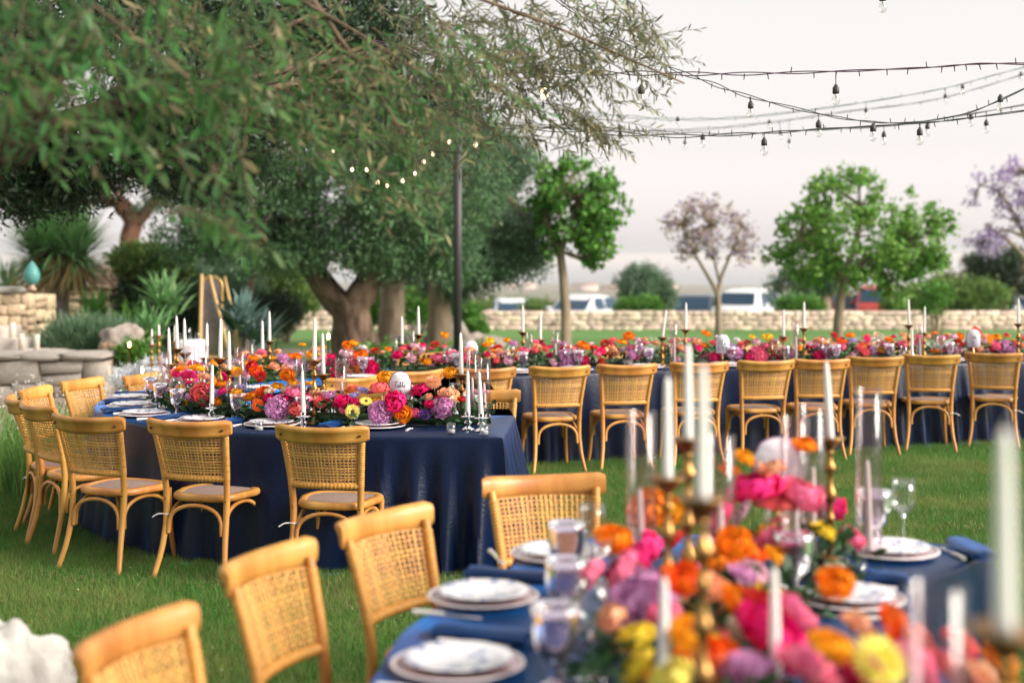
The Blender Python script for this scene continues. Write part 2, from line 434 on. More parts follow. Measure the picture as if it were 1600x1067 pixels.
st = thing('garden_steps', 'pale stone garden steps with white pillar candles on them', 'steps', (-6.9, 18.2, 0))
for i, (xr, y0, h) in enumerate(((atd(88, 500, 18.2).x, 0, .585), (atd(30, 500, 18.5).x, .3, .72), (atd(6, 500, 18.8).x, .6, .86))):
    MB().box(((xr - 8.4) / 2 + 6.9, y0 + .35, h / 2), ((xr + 8.4) / 2, .42, h / 2)).build('step', M_stp, st, False)
fieldwall('terrace_kerb', 'long low pale stone ledge beside the wildflower strip', (-8.4, 17.0), (-4.86, 17.0), 0, .55, .55, M_stp, 2, (.35, .8), thick=.6, capm=M_stp)
def pillar(px, ztop, d, label, h=.22):
    c = atd(px, 500, d); t = thing('pillar_candle', label, 'candle', (c.x, d, ztop - h), 0, 'pillar candles on the garden steps')
    MB().lathe([(0, 0), (.04, 0), (.041, h * .97), (.036, h), (.01, h - .012), (0, h - .012)], 14).build('wax', mat('ivory wax', (.78, .72, .62), .5, transl=.2), t)
    MB().tube([(0, 0, h - .012), (.002, 0, h + .012)], .0018, 5).build('wick', mat('wick', (.03, .02, .02), .9), t)
pillar(19, .93, 18.6, 'white pillar candle on the highest visible garden step'); pillar(33, .80, 18.35, 'white pillar candle on the middle garden step, left of the wall end'); pillar(57, .80, 18.2, 'white pillar candle nearest the end of the stair wall')
# turquoise ceramic bud on its little plinth
c = atd(48, 455, 19.2); t = thing('ceramic_finial', 'turquoise ceramic bud ornament on top of the stair wall', 'ornament', (c.x, 19.25, 1.335))
M_turq = mat('speckled turquoise glaze', (.075, .25, .235), .5, color2=(.07, .26, .25), scale=60)
MB().lathe([(0, 0), (.055, 0), (.06, .02), (.03, .05), (.045, .07), (0, .072)], 14).build('foot', M_stone, t)
prof = [(.018, .07), (.075, .10), (.105, .16), (.108, .22), (.085, .29), (.05, .345), (.018, .385), (0, .40)]
MB().lathe(prof, 18, ripple=.02, nr=9).build('bud', M_turq, t)
# ================================================================ vegetation
def olive_mat(name, top, under, transl=.25):
    m = mat(name, top, .45, island=.35, hue=.025, transl=transl, spec=.4)
    N, L = m.node_tree.nodes, m.node_tree.links
    rgb = [n for n in N if n.type == 'RGB'][0]; hsn = [n for n in N if n.type == 'HUE_SAT'][0]
    g = N.new('ShaderNodeNewGeometry'); mx = N.new('ShaderNodeMix'); mx.data_type = 'RGBA'
    L.new(g.outputs['Backfacing'], mx.inputs[0]); L.new(rgb.outputs[0], mx.inputs[6]); mx.inputs[7].default_value = (*under, 1)
    L.new(mx.outputs[2], hsn.inputs['Color']); return m
M_olive_near = olive_mat('near olive leaf', (.066, .170, .044), (.14, .22, .11), .42)
M_olive_khaki = mat('olive leaf in khaki', (.27, .24, .12), .5, island=.35, hue=.02, transl=.4)  # khaki tone mixed at random among the green leaves
M_olive = olive_mat('olive leaf', (.075, .165, .062), (.12, .20, .11), .3)
M_olive_b = olive_mat('grey olive leaf', (.085, .170, .085), (.14, .22, .14), .3)
M_dark = mat('dark olive leaf with shade in its colour', (.022, .052, .020), .5, island=.5, hue=.02, transl=.12)  # shade of the dense crown is put into this leaf colour
M_green = mat('fresh green leaf', (.15, .31, .050), .5, island=.4, hue=.025, transl=.4)
M_green2 = mat('bright green leaf', (.095, .240, .036), .5, island=.4, hue=.02, transl=.35)
M_bush = mat('bush leaf', (.13, .22, .05), .6, island=.4, hue=.03, transl=.25)
M_jac = mat('lilac jacaranda blossom', (.40, .29, .52), .7, island=.35, transl=.35)
M_jacleaf = mat('thin brownish green leaf', (.34, .26, .21), .6, island=.4, transl=.3)
M_yucca = mat('spiky green blade', (.17, .33, .13), .5, island=.35, hue=.02, transl=.15)
M_yucdry = mat('dead straw blade', (.26, .19, .07), .8, island=.35)
M_agave = mat('blue green agave', (.10, .17, .15), .5, island=.2)
M_reed = mat('wildflower strip blade', (.13, .27, .055), .6, island=.4, hue=.03, transl=.35)
M_straw = mat('pale seed stalk', (.50, .40, .32), .8, island=.3, transl=.2)
M_white = mat('white petal', (.80, .78, .80), .6, transl=.2)
M_bark = mat('gnarled olive bark', (.21, .14, .095), .95, color2=(.06, .038, .026), scale=6, stretch=(1, 1, .35), bump=1.0, bscale=9, detail=8)
M_bark2 = mat('pale smooth bark', (.29, .225, .16), .9, color2=(.18, .13, .09), scale=7, stretch=(1, 1, .3), bump=.5, bscale=25)
M_twig = mat('olive twig', (.15, .11, .065), .9, var=.4, scale=15)
M_barkred = mat('red brown bark', (.20, .095, .06), .95, var=.5, scale=7, bump=.6)

def limb(b, pts, r0, r1, n=12, steps=14, gn=.0, seed=0):
    P = smooth_path(pts, steps); rad = np.linspace(r0, r1, steps)
    G = []
    k = len(P); T = np.gradient(P, axis=0); T /= np.linalg.norm(T, axis=1)[:, None]
    A = np.array([1., 0, 0])
    for i in range(k):
        A = A - T[i] * A.dot(T[i]); A /= np.linalg.norm(A); B = np.cross(T[i], A); ring = []
        for j in range(n):
            a = 2 * math.pi * j / n
            rr = rad[i] * (1 + gn * (.5 * math.sin(3 * a + seed + i * .35) + .35 * math.sin(5 * a - i * .5 + seed * 2) + .9 * noise.noise(Vector((math.cos(a) * 1.3, math.sin(a) * 1.3, i * .35 + seed)))))
            ring.append(P[i] + rr * (math.cos(a) * A + math.sin(a) * B))
        G.append(ring)
    b.grid(G, closev=True)

def tree(name, label, base, limbs, blobs, nclump, per, spread, ll, lw, m, bark, cat='tree', group=None, twigs=True, droop=0., seed=1, extra=None, shell=.5, gn=.12, gap=(1.1, -.12)):
    """limbs: (world points, r0, r1); blobs: (px, py, depth, rx px, ry px, rz m)"""
    rs = np.random.RandomState(seed); base = Vector(base)
    t = thing(name, label, cat, base, 0, group)
    B = []
    for px, py, d, rx, ry, rz in blobs:
        c = atd(px, py, d) - base; B.append((c.x, c.y, c.z, rx / FPX * d, rz, ry / FPX * d))
    if limbs:
        b = MB()
        for i, (pts, r0, r1) in enumerate(limbs): limb(b, [Vector(p) - base for p in pts], r0, r1, 12, 16, gn, seed + i * 3)
        b.build('trunk', bark, t)
    P, Uo, C = blob_points(B, nclump, per, spread, rs, shell, gap)
    n = len(P); D = Uo * .6 + rand_unit(n, rs) * .9; D[:, 2] -= droop
    V, Q = leaf_arrays(P, D, rand_unit(n, rs) + Uo * .5 + np.array([0, 0, .6]), rs.uniform(.7, 1.3, n) * ll, rs.uniform(.7, 1.3, n) * lw)
    obj('crown', mesh_np('crown', V, Q), m, t)
    if extra:                                       # a second kind of leaf or blossom in the same crown
        mm, frac, where = extra
        sel = rs.rand(n) < frac
        if where == 'top': sel &= (Uo[:, 2] > -.1)
        P2 = P[sel] + rs.normal(size=(sel.sum(), 3)) * spread * .5
        V, Q = leaf_arrays(P2, rand_unit(len(P2), rs), rand_unit(len(P2), rs), rs.uniform(.7, 1.3, len(P2)) * ll, rs.uniform(.7, 1.3, len(P2)) * lw)
        obj('blossoms', mesh_np('blossoms', V, Q), mm, t)
    if twigs and limbs:
        b = MB(); ends = [Vector(p) - base for pts, _, _ in limbs for p in pts[len(pts) // 2:]]
        for c in C[:: max(1, len(C) // 110)]:
            e = min(ends, key=lambda q: (q - Vector(c)).length)
            mid = (e * .45 + Vector(c) * .55) + Vector(rand_unit(1, rs)[0]) * (e - Vector(c)).length * .10 - Vector((0, 0, .05))
            r = .012 + .012 * (e - Vector(c)).length
            b.tube(smooth_path([e, mid, c], 5), np.linspace(r, .004, 5), 4, False)
        b.build('branches', bark, t)
    return t

def bush(name, label, blobs, nclump, per, spread, ll, lw, m, cat='bush', group=None, seed=1, up=.5, base=None):
    rs = np.random.RandomState(seed)
    if base is None:
        b0 = blobs[0]; base = gpt(b0[0], b0[2])
    base = Vector(base); t = thing(name, label, cat, base, 0, group)
    B = [(*(atd(px, py, d) - base), rx / FPX * d, rz, ry / FPX * d) for px, py, d, rx, ry, rz in blobs]
    B = [(q[0], q[1], q[2], q[3], q[4], q[5]) for q in B]
    P, Uo, C = blob_points(B, nclump, per, spread, rs, .45); n = len(P)
    D = Uo + rand_unit(n, rs) * .8 + np.array([0, 0, up])
    V, Q = leaf_arrays(P, D, rand_unit(n, rs) + Uo, rs.uniform(.7, 1.3, n) * ll, rs.uniform(.7, 1.3, n) * lw)
    obj('foliage', mesh_np('foliage', V, Q), m, t)
    bb = MB()
    for c in C[::max(1, len(C) // 14)]: bb.tube(smooth_path([(c[0] * .1, c[1] * .1, 0), (c[0] * .6, c[1] * .6, c[2] * .5), c], 5), np.linspace(.02, .006, 5), 4, False)
    bb.build('stems', M_bark2, t)
    return t

def rosette(name, label, c, n, ln, w, m, cat='plant', group=None, el=(5, 85), droop=.5, seed=1, segs=4, parent=None, core=.06, part='blades', dry=None):
    """narrow arching blades from one heart"""
    rs = np.random.RandomState(seed)
    t = parent if parent is not None else thing(name, label, cat, c, 0, group)
    o = Vector((0, 0, 0)) if parent is None else Vector(c)
    Vs, Qs, Vd, Qd, k, kd = [], [], [], [], 0, 0
    for i in range(n):
        a = rs.uniform(0, 2 * np.pi); e = R(rs.uniform(*el)); L_ = ln * rs.uniform(.75, 1.1)
        h = np.array([math.cos(a), math.sin(a), 0]); s = np.array([-math.sin(a), math.cos(a), 0]); rows = []
        p = np.array([o.x, o.y, o.z]) + rs.normal(size=3) * core; ee = e
        for j in range(segs + 1):
            u = j / segs; ww = w * (1 - u ** 1.6) * (.6 + .8 * min(1, u * 3)) * .5 + .0008
            rows.append([p - s * ww, p + s * ww]); d = h * math.cos(ee) + np.array([0, 0, math.sin(ee)])
            p = p + d * L_ / segs; ee -= droop * (math.cos(e) + .15) * (.5 + u)
        V = np.array(rows).reshape(-1, 3); Q = np.array([[2 * j, 2 * j + 1, 2 * j + 3, 2 * j + 2] for j in range(segs)])
        if dry is not None and e < R(dry): Vd.append(V); Qd.append(Q + kd); kd += len(V)
        else: Vs.append(V); Qs.append(Q + k); k += len(V)
    obj(part, mesh_np(part, np.vstack(Vs), np.vstack(Qs)), m, t)
    if Vd: obj('dead_blades', mesh_np('dead_blades', np.vstack(Vd), np.vstack(Qd)), M_yucdry, t)
    return t

# ---- the big two-armed olive behind the tables
d0 = 23.5
tb = gpt(556, d0)
tree('olive_tree', 'old olive tree whose thick trunk forks low, right behind the tables', tb,
     [([gpt(556, d0) + Vector((0, 0, -.1)), atd(553, 530, d0), atd(545, 487, d0), atd(520, 462, d0), atd(492, 425, d0 - .2), atd(470, 370, d0 - .4), atd(440, 300, d0 - .8)], .37, .10),
      ([gpt(562, d0) + Vector((.15, 0, -.1)), atd(560, 530, d0), atd(552, 480, d0), atd(568, 452, d0), atd(588, 420, d0 + .2), atd(628, 365, d0 + .4), atd(690, 300, d0 + .6)], .31, .10),
      ([atd(574, 440, d0), atd(570, 400, d0 - .3), atd(575, 330, d0 - .6), atd(560, 250, d0 - .5)], .16, .07)],
     [(570, 330, d0, 190, 85, 1.9), (400, 330, d0 - .5, 120, 75, 1.3), (520, 230, d0, 230, 100, 1.8), (670, 290, d0 + .3, 130, 110, 1.5), (640, 380, d0, 90, 45, 1.0), (400, 395, d0 - .8, 60, 40, .8), (440, 250, d0, 160, 90, 1.4), (345, 300, d0, 90, 60, 1.2), (470, 400, d0 - .9, 50, 30, .6), (545, 385, d0 - .7, 70, 36, .8), (610, 400, d0 - .6, 50, 34, .8), (700, 405, d0, 50, 36, .8), (300, 370, d0 - .5, 60, 40, .8), (620, 300, d0 - .6, 110, 80, 1.2)],
     4300, 26, .10, .095, .030, M_olive, M_bark, seed=3, gn=.3, gap=(1.2, -.22))
d1 = 28.5
tree('olive_tree', 'grey olive tree with a stout pale trunk, second behind the black pole', gpt(611, d1),
     [([gpt(611, d1) + Vector((0, 0, -.1)), atd(611, 500, d1), atd(614, 440, d1), atd(625, 380, d1), atd(640, 300, d1)], .30, .16)],
     [(690, 340, d1 + 1, 120, 110, 1.6), (690, 240, d1, 120, 70, 1.5), (620, 420, d1, 45, 25, .8)], 1500, 26, .11, .11, .03, M_olive_b, M_bark2, seed=5, gap=(1.2, -.25))
d2 = 26.5
tree('olive_tree', 'olive tree with slimmer trunk just left of the black pole, its crown reaching far right', gpt(686, d2),
     [([gpt(686, d2) + Vector((0, 0, -.1)), atd(687, 500, d2), atd(685, 450, d2), atd(700, 390, d2), atd(745, 330, d2), atd(780, 290, d2)], .25, .1)],
     [(780, 330, d2, 85, 85, 1.3), (790, 400, d2, 70, 42, .9), (745, 410, d2 - .3, 75, 55, .9), (800, 270, d2, 60, 60, 1.0), (730, 250, d2, 70, 70, 1.2), (700, 440, d2 + .4, 45, 35, .6)], 2100, 26, .10, .10, .030, M_olive_b, M_bark2, seed=6, gap=(1.2, -.22))
# ---- fresh green tree with straight trunk
d3 = 25.5
tree('young_tree', 'fresh green broadleaf tree with straight trunk in front of the white hatchback', gpt(882, d3),
     [([gpt(882, d3) + Vector((0, 0, -.1)), atd(884, 500, d3), atd(880, 430, d3), atd(877, 392, d3), atd(890, 360, d3), atd(905, 310, d3)], .105, .04),
      ([atd(878, 400, d3), atd(868, 380, d3), atd(850, 340, d3)], .06, .03)],
     [(915, 300, d3, 62, 42, .8), (880, 340, d3, 50, 45, .7), (945, 330, d3, 40, 35, .6), (870, 280, d3, 45, 30, .6), (920, 370, d3, 42, 24, .5), (968, 283, d3, 16, 12, .25), (930, 400, d3, 20, 16, .3), (880, 385, d3, 36, 20, .4), (955, 380, d3, 24, 20, .3), (975, 335, d3, 18, 14, .3), (855, 300, d3, 30, 26, .5)],
     430, 20, .075, .12, .085, M_green2, M_bark2, seed=8, droop=.3, gap=(2.3, -.06))
# ---- round clipped olive beyond the wall
d4 = 50
tree('olive_tree', 'round bushy olive tree standing beyond the wall between parked cars', gpt(1004, d4),
     [([gpt(1004, d4), atd(1004, 480, d4), atd(1004, 450, d4)], .28, .15)],
     [(1005, 445, d4, 46, 33, 1.0), (985, 460, d4, 32, 25, .8), (1028, 462, d4, 32, 25, .8)], 700, 20, .11, .2, .045, M_olive_b, M_bark2, seed=9)
# ---- sparse lilac tree
d5 = 33
tree('flowering_tree', 'sparse tree with thin lilac brown crown between the dark car and the van', gpt(1122, d5),
     [([gpt(1122, d5) + Vector((0, 0, -.05)), atd(1122, 480, d5), atd(1120, 458, d5), atd(1105, 430, d5), atd(1085, 395, d5), atd(1065, 350, d5)], .085, .015),
      ([atd(1120, 460, d5), atd(1128, 430, d5), atd(1145, 390, d5), atd(1160, 350, d5)], .055, .012),
      ([atd(1124, 440, d5), atd(1115, 400, d5), atd(1112, 350, d5)], .035, .012)],
     [(1110, 360, d5, 72, 48, 1.1), (1070, 350, d5, 38, 30, .6), (1150, 365, d5, 35, 35, .6), (1045, 355, d5, 26, 14, .3), (1165, 385, d5, 26, 28, .4), (1100, 320, d5, 40, 16, .4), (1075, 390, d5, 30, 20, .4)], 240, 9, .09, .12, .06, M_jacleaf, M_bark2, seed=11, extra=(M_jac, .3, 'all'), shell=.3, gap=(2.2, -.08))
# ---- large bright green tree at right
d6 = 29
tree('broadleaf_tree', 'wide bright green tree on the lawn at right, sky showing through its crown', gpt(1309, d6),
     [([gpt(1309, d6) + Vector((0, 0, -.1)), atd(1311, 490, d6), atd(1317, 450, d6), atd(1325, 415, d6), atd(1340, 370, d6), atd(1345, 320, d6)], .12, .04),
      ([atd(1318, 440, d6), atd(1290, 400, d6), atd(1250, 370, d6)], .07, .03), ([atd(1320, 430, d6), atd(1370, 395, d6), atd(1420, 370, d6)], .07, .03)],
     [(1340, 370, d6, 105, 58, 1.4), (1270, 395, d6, 60, 40, 1.0), (1250, 345, d6, 45, 28, .6), (1400, 345, d6, 60, 32, .8), (1435, 395, d6, 50, 38, .8), (1320, 300, d6, 70, 32, .8), (1290, 280, d6, 22, 16, .3), (1350, 272, d6, 16, 8, .2),
      (1470, 350, d6, 20, 18, .3), (1410, 305, d6, 18, 14, .3), (1448, 322, d6, 12, 6, .2), (1215, 400, d6, 28, 14, .4), (1380, 430, d6, 60, 22, .7), (1320, 430, d6, 75, 22, .8), (1400, 455, d6, 25, 26, .4)],
     700, 20, .085, .12, .08, M_green, M_bark2, seed=12, droop=.25, gap=(2.4, -.10))
# ---- jacaranda at the right edge
d7 = 37
tree('jacaranda_tree', 'jacaranda with purple blossom clusters and bare branches at the right edge', gpt(1625, d7),
     [([gpt(1625, d7), atd(1622, 470, d7), atd(1612, 400, d7), atd(1590, 345, d7), atd(1560, 300, d7), atd(1530, 290, d7)], .12, .015),
      ([atd(1615, 420, d7), atd(1580, 380, d7), atd(1540, 350, d7)], .07, .02), ([atd(1612, 400, d7), atd(1615, 330, d7), atd(1600, 265, d7)], .09, .02), ([atd(1600, 370, d7), atd(1570, 360, d7), atd(1530, 375, d7)], .05, .015)],
     [(1560, 285, d7, 45, 18, .6), (1600, 262, d7, 35, 16, .6), (1530, 310, d7, 22, 12, .4), (1600, 330, d7, 50, 30, .8), (1545, 375, d7, 35, 18, .5), (1640, 290, d7, 60, 50, 1.5)], 330, 12, .09, .11, .07, M_jac, M_bark2, seed=14, shell=.3, gap=(2.0, -.05))
# ---- olives and hedges beyond the wall
d8 = 52
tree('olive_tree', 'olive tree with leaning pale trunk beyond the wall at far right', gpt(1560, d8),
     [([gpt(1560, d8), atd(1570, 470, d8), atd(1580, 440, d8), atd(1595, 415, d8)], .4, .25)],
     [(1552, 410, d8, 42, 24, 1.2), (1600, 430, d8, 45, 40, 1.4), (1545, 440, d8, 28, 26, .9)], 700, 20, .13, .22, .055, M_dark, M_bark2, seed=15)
tree('olive_tree', 'shadowy olive tree half hidden behind the bright green tree', gpt(1287, 49),
     [([gpt(1287, 49), atd(1287, 475, 49), atd(1282, 450, 49)], .3, .18)],
     [(1245, 450, 49, 45, 30, 1.2), (1290, 430, 49, 40, 25, 1.2)], 500, 20, .12, .2, .05, M_olive, M_bark2, seed=16)
bush('hedge', 'yellow green hedge beyond the wall at far right, left of the white car', [(1510, 462, 48, 70, 22, .8), (1460, 470, 48, 50, 18, .7), (1420, 475, 48, 40, 14, .6)], 800, 18, .12, .14, .07, M_bush, 'hedge', seed=20)
bush('hedge', 'rounded brownish hedge top rising behind the yellow green hedge', [(1500, 445, 56, 45, 18, 1.0), (1480, 460, 56, 60, 18, 1.0)], 350, 18, .14, .16, .07, mat('brownish hedge leaf', (.12, .12, .05), .6, island=.4, transl=.2), 'hedge', seed=21)
bush('bush', 'dark green shrub sitting against the wall below the round olive', [(985, 483, 44, 25, 14, .4), (1010, 478, 44, 25, 12, .4)], 260, 18, .08, .12, .06, M_green2, 'bush', seed=22)
bush('hedge', 'low green hedge between the two white cars beyond the wall', [(845, 482, 56, 35, 12, .6), (800, 480, 66, 55, 14, .6), (740, 480, 60, 35, 14, .6)], 420, 18, .10, .14, .06, M_bush, 'hedge', seed=23)
bush('hedge', 'green shrub row between hatchback and round olive', [(970, 484, 56, 35, 10, .6), (1035, 484, 56, 25, 10, .6)], 260, 18, .10, .14, .06, M_green2, 'hedge', seed=24)
bush('bush', 'low dark shrub beyond the wall left of the white van end', [(1240, 478, 46, 30, 12, .5), (1265, 480, 46, 22, 12, .5)], 220, 18, .09, .12, .06, M_green2, 'bush', seed=25)
bush('bush', 'green shrubs seen between the olive trunks', [(655, 475, 34, 35, 25, .8), (598, 480, 32, 25, 25, .6), (730, 490, 34, 18, 12, .5)], 500, 18, .10, .12, .06, M_green2, 'bush', seed=26)
bush('bush', 'bright green bush left of the forked olive, above the wall', [(450, 470, 33, 45, 22, .8), (420, 440, 33, 55, 30, .9), (470, 445, 34, 35, 18, .7)], 900, 18, .11, .12, .06, M_bush, 'bush', seed=27)
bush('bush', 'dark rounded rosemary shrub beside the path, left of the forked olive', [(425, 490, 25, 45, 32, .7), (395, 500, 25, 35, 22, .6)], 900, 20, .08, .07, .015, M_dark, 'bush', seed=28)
bush('bush', 'bright green shrub on the bank right of the spiky tree', [(228, 405, 26, 40, 16, .6), (205, 412, 26, 25, 14, .5), (265, 420, 26, 25, 16, .5)], 520, 18, .09, .11, .06, M_bush, 'bush', seed=29)
bush('bush', 'brown flowering grass tuft above the retaining wall', [(180, 435, 29, 30, 20, .6), (225, 440, 29, 30, 18, .6)], 330, 22, .11, .20, .012, M_straw, 'bush', seed=30, up=1.5)
bush('bush', 'grey green lavender mound behind the low stone kerb', [(120, 535, 19.3, 55, 26, .6), (165, 535, 19.3, 35, 28, .6)], 650, 20, .09, .16, .012, M_olive_b, 'bush', seed=31, up=1.5)
bush('bush', 'small bright green clump in front of the big boulder', [(212, 552, 17.5, 24, 12, .25)], 130, 20, .05, .07, .04, M_green2, 'bush', seed=32)
bush('bush', 'blue grey shrub behind the mirror sign', [(372, 460, 27, 38, 40, .7), (300, 455, 27, 28, 40, .7), (340, 440, 29, 50, 40, .8)], 900, 18, .10, .10, .03, M_olive_b, 'bush', seed=33)
bush('bush', 'low leafy plants at the foot of the forked olive', [(615, 560, 22, 55, 14, .4), (680, 562, 22, 50, 12, .4), (745, 560, 23, 35, 12, .4), (580, 566, 22, 30, 8, .3)], 500, 18, .08, .09, .05, M_green2, 'bush', seed=34)
bush('bush', 'green plants edging the gravel behind the flowers', [(285, 500, 25.5, 45, 40, .6), (235, 470, 26, 50, 40, .6)], 800, 18, .10, .13, .04, M_dark, 'bush', seed=35)
bush('bush', 'small shrub growing by the rocks left of the lawn', [(746, 512, 30, 14, 10, .3)], 90, 18, .06, .07, .04, M_green2, 'bush', seed=36)
# ---- trees high on the left bank
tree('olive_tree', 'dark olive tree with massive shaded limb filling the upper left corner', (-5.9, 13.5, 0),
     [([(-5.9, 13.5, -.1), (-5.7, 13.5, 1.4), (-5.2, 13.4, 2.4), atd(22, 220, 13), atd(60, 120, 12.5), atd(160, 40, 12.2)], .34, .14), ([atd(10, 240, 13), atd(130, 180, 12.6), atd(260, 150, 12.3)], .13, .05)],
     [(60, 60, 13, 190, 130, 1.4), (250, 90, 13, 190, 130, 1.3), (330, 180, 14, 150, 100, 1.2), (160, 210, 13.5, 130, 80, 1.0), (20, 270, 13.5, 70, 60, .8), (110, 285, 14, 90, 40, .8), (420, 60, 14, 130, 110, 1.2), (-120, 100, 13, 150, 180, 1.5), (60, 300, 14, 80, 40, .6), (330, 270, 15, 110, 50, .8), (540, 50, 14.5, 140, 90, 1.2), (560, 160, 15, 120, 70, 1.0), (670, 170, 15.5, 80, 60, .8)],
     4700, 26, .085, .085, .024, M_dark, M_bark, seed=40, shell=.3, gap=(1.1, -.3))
tree('garden_tree', 'tree with reddish brown trunk seen through the gap right of the spiky crown', gpt(203, 31),
     [([gpt(203, 31), atd(203, 420, 31), atd(202, 375, 31), atd(207, 345, 31), atd(190, 320, 31)], .22, .2), ([atd(205, 360, 31), atd(225, 335, 31), atd(250, 300, 31)], .15, .1)],
     [(205, 315, 31, 60, 22, .9), (250, 280, 31, 110, 40, 1.2), (150, 290, 31, 70, 35, 1.0)], 550, 24, .11, .11, .03, M_olive, M_barkred, seed=41)
tree('garden_tree', 'thin leaning bare trunk with light leaves above the agaves', gpt(385, 26),
     [([gpt(383, 26), atd(388, 470, 26), atd(398, 425, 26), atd(404, 400, 26)], .075, .05)],
     [(405, 398, 26, 26, 14, .4)], 90, 18, .08, .08, .03, M_olive, M_bark2, seed=42)
# feathery grey spray hanging into the sky gap
bush('bush', 'feathery grey green shrub against the sky between the trunks', [(295, 415, 30, 45, 30, .8), (330, 385, 30, 38, 30, .8), (385, 400, 31, 28, 22, .6)], 420, 16, .12, .14, .022, M_olive_b, 'bush', seed=43)

# ---- spiky round-headed tree
d9 = 26; c = atd(91, 402, d9)
t = thing('dragon_tree', 'round headed spiky yucca tree with thick grey trunk on the left', 'tree', (c.x, d9, 0))
b = MB(); limb(b, [(0, 0, 0), (0, 0, .6), (.01, 0, 1.1), (0, 0, c.z - .15)], .21, .16, 14, 12, .06)
b.build('trunk', mat('grey smooth trunk', (.30, .25, .25), .9, color2=(.20, .16, .16), scale=4, bump=.5, bscale=14, stretch=(1, 1, 3)), t)
for k, (dx, dz, n) in enumerate(((0, 0, 900), (-.35, -.02, 500), (.38, -.02, 500), (0, .18, 500))):
    rosette('x', '', (dx, rnd.uniform(-.2, .2), c.z + dz), n, 1.12, .040, M_yucca, parent=t, el=(-48, 88), droop=.06, seed=50 + k, core=.05, part='crown', dry=-22)
# ---- agaves, yuccas and reeds of the left bed
for i, (px, py, d, n, ln, w, m, lb, dr) in enumerate((
        (258, 470, 21, 110, .62, .05, M_yucca, 'dark spiky yucca above the boulder, left of the mirror sign', .15),
        (235, 515, 20, 90, .55, .05, M_yucca, 'broad dark yucca behind the boulder', .2),
        (150, 490, 24, 80, .6, .06, M_green2, 'green arching agave in front of the retaining wall', .35),
        (208, 500, 22.5, 60, .5, .05, M_green2, 'small arching agave between wall and boulder', .35),
        (378, 500, 21, 60, .62, .09, M_agave, 'blue grey agave just right of the mirror sign', .1),
        (405, 520, 22, 60, .55, .09, M_agave, 'blue grey agave beside the rosemary shrub', .1),
        (305, 440, 27, 70, .5, .03, M_yucca, 'small grey yucca above the mirror sign\'s left side', .05),
        (12, 445, 27, 80, .6, .04, M_yucca, 'dark yucca behind the top of the stair wall', .1),
        (125, 520, 20.5, 110, .5, .02, M_yucca, 'grassy dark tuft at the foot of the spiky tree', .25))):
    c = atd(px, py, d)
    rosette('agave' if m is M_agave else 'yucca', lb, (c.x, d, max(.05, c.z - .1)), n, ln, w, m, seed=60 + i, droop=dr, el=(8, 80))
    if c.z > .35:
        pass
# ---- boulders
M_rock = mat('pale pitted limestone rock', (.36, .31, .27), .95, color2=(.20, .17, .145), scale=5, bump=1, bscale=12)
M_rockw = mat('whitish weathered limestone', (.60, .58, .55), .95, color2=(.40, .38, .36), scale=5, bump=1, bscale=16)
def rock(name, label, c, s, m, seed, parent=None, n=20):
    V = []; 
    b = MB(); G = []
    for i in range(n):
        th = math.pi * i / (n - 1); row = []
        for j in range(n * 2):
            a = 2 * math.pi * j / (n * 2); u = Vector((math.sin(th) * math.cos(a), math.sin(th) * math.sin(a), math.cos(th)))
            q = u * 1.4 + Vector((seed, 0, 0)); r = 1 + .32 * noise.noise(q) + .20 * noise.noise(q * 2.3) + .10 * noise.noise(q * 5) - .12 * abs(noise.noise(q * 3.1 + Vector((0, 9, 0))))
            row.append((u.x * r * s[0], u.y * r * s[1], u.z * r * s[2]))
        G.append(row)
    b.grid(G, closev=True); o = b.build(name, m, parent, True, c)
    if parent is None: tag(o, label, 'rock')
    return o
rock('boulder', 'big rounded pale boulder in the left bed', atd(192, 536, 18.6), (.33, .3, .24), M_rock, 3)
rock('boulder', 'brown pitted boulder at the end of the low stone kerb', atd(168, 552, 17.8), (.15, .15, .13), mat('brown rock', (.30, .20, .13), .95, color2=(.18, .12, .08), scale=6, bump=1), 8)
rock('boulder', 'grey boulder against the stone of the left bed, right of the brown one', atd(215, 560, 18.0), (.18, .16, .12), M_rock, 12)
rock('boulder', 'whitish jagged limestone boulder in the bottom left corner', (-1.74, 4.72, .26), (.27, .32, .34), M_rockw, 21, n=34)
rock('boulder', 'pale rock by the trunk right of the black pole', gpt(752, 29) + Vector((0, 0, .12)), (.45, .3, .22), M_rock, 30)
rock('boulder', 'pinkish rock at the foot of the slim olive trunk', gpt(700, 27.5) + Vector((0, 0, .25)), (.5, .3, .4), M_rock, 34)
rock('boulder', 'rounded stone left of the forked olive trunk', gpt(640, 27.5) + Vector((0, 0, .12)), (.3, .3, .25), M_rock, 38)

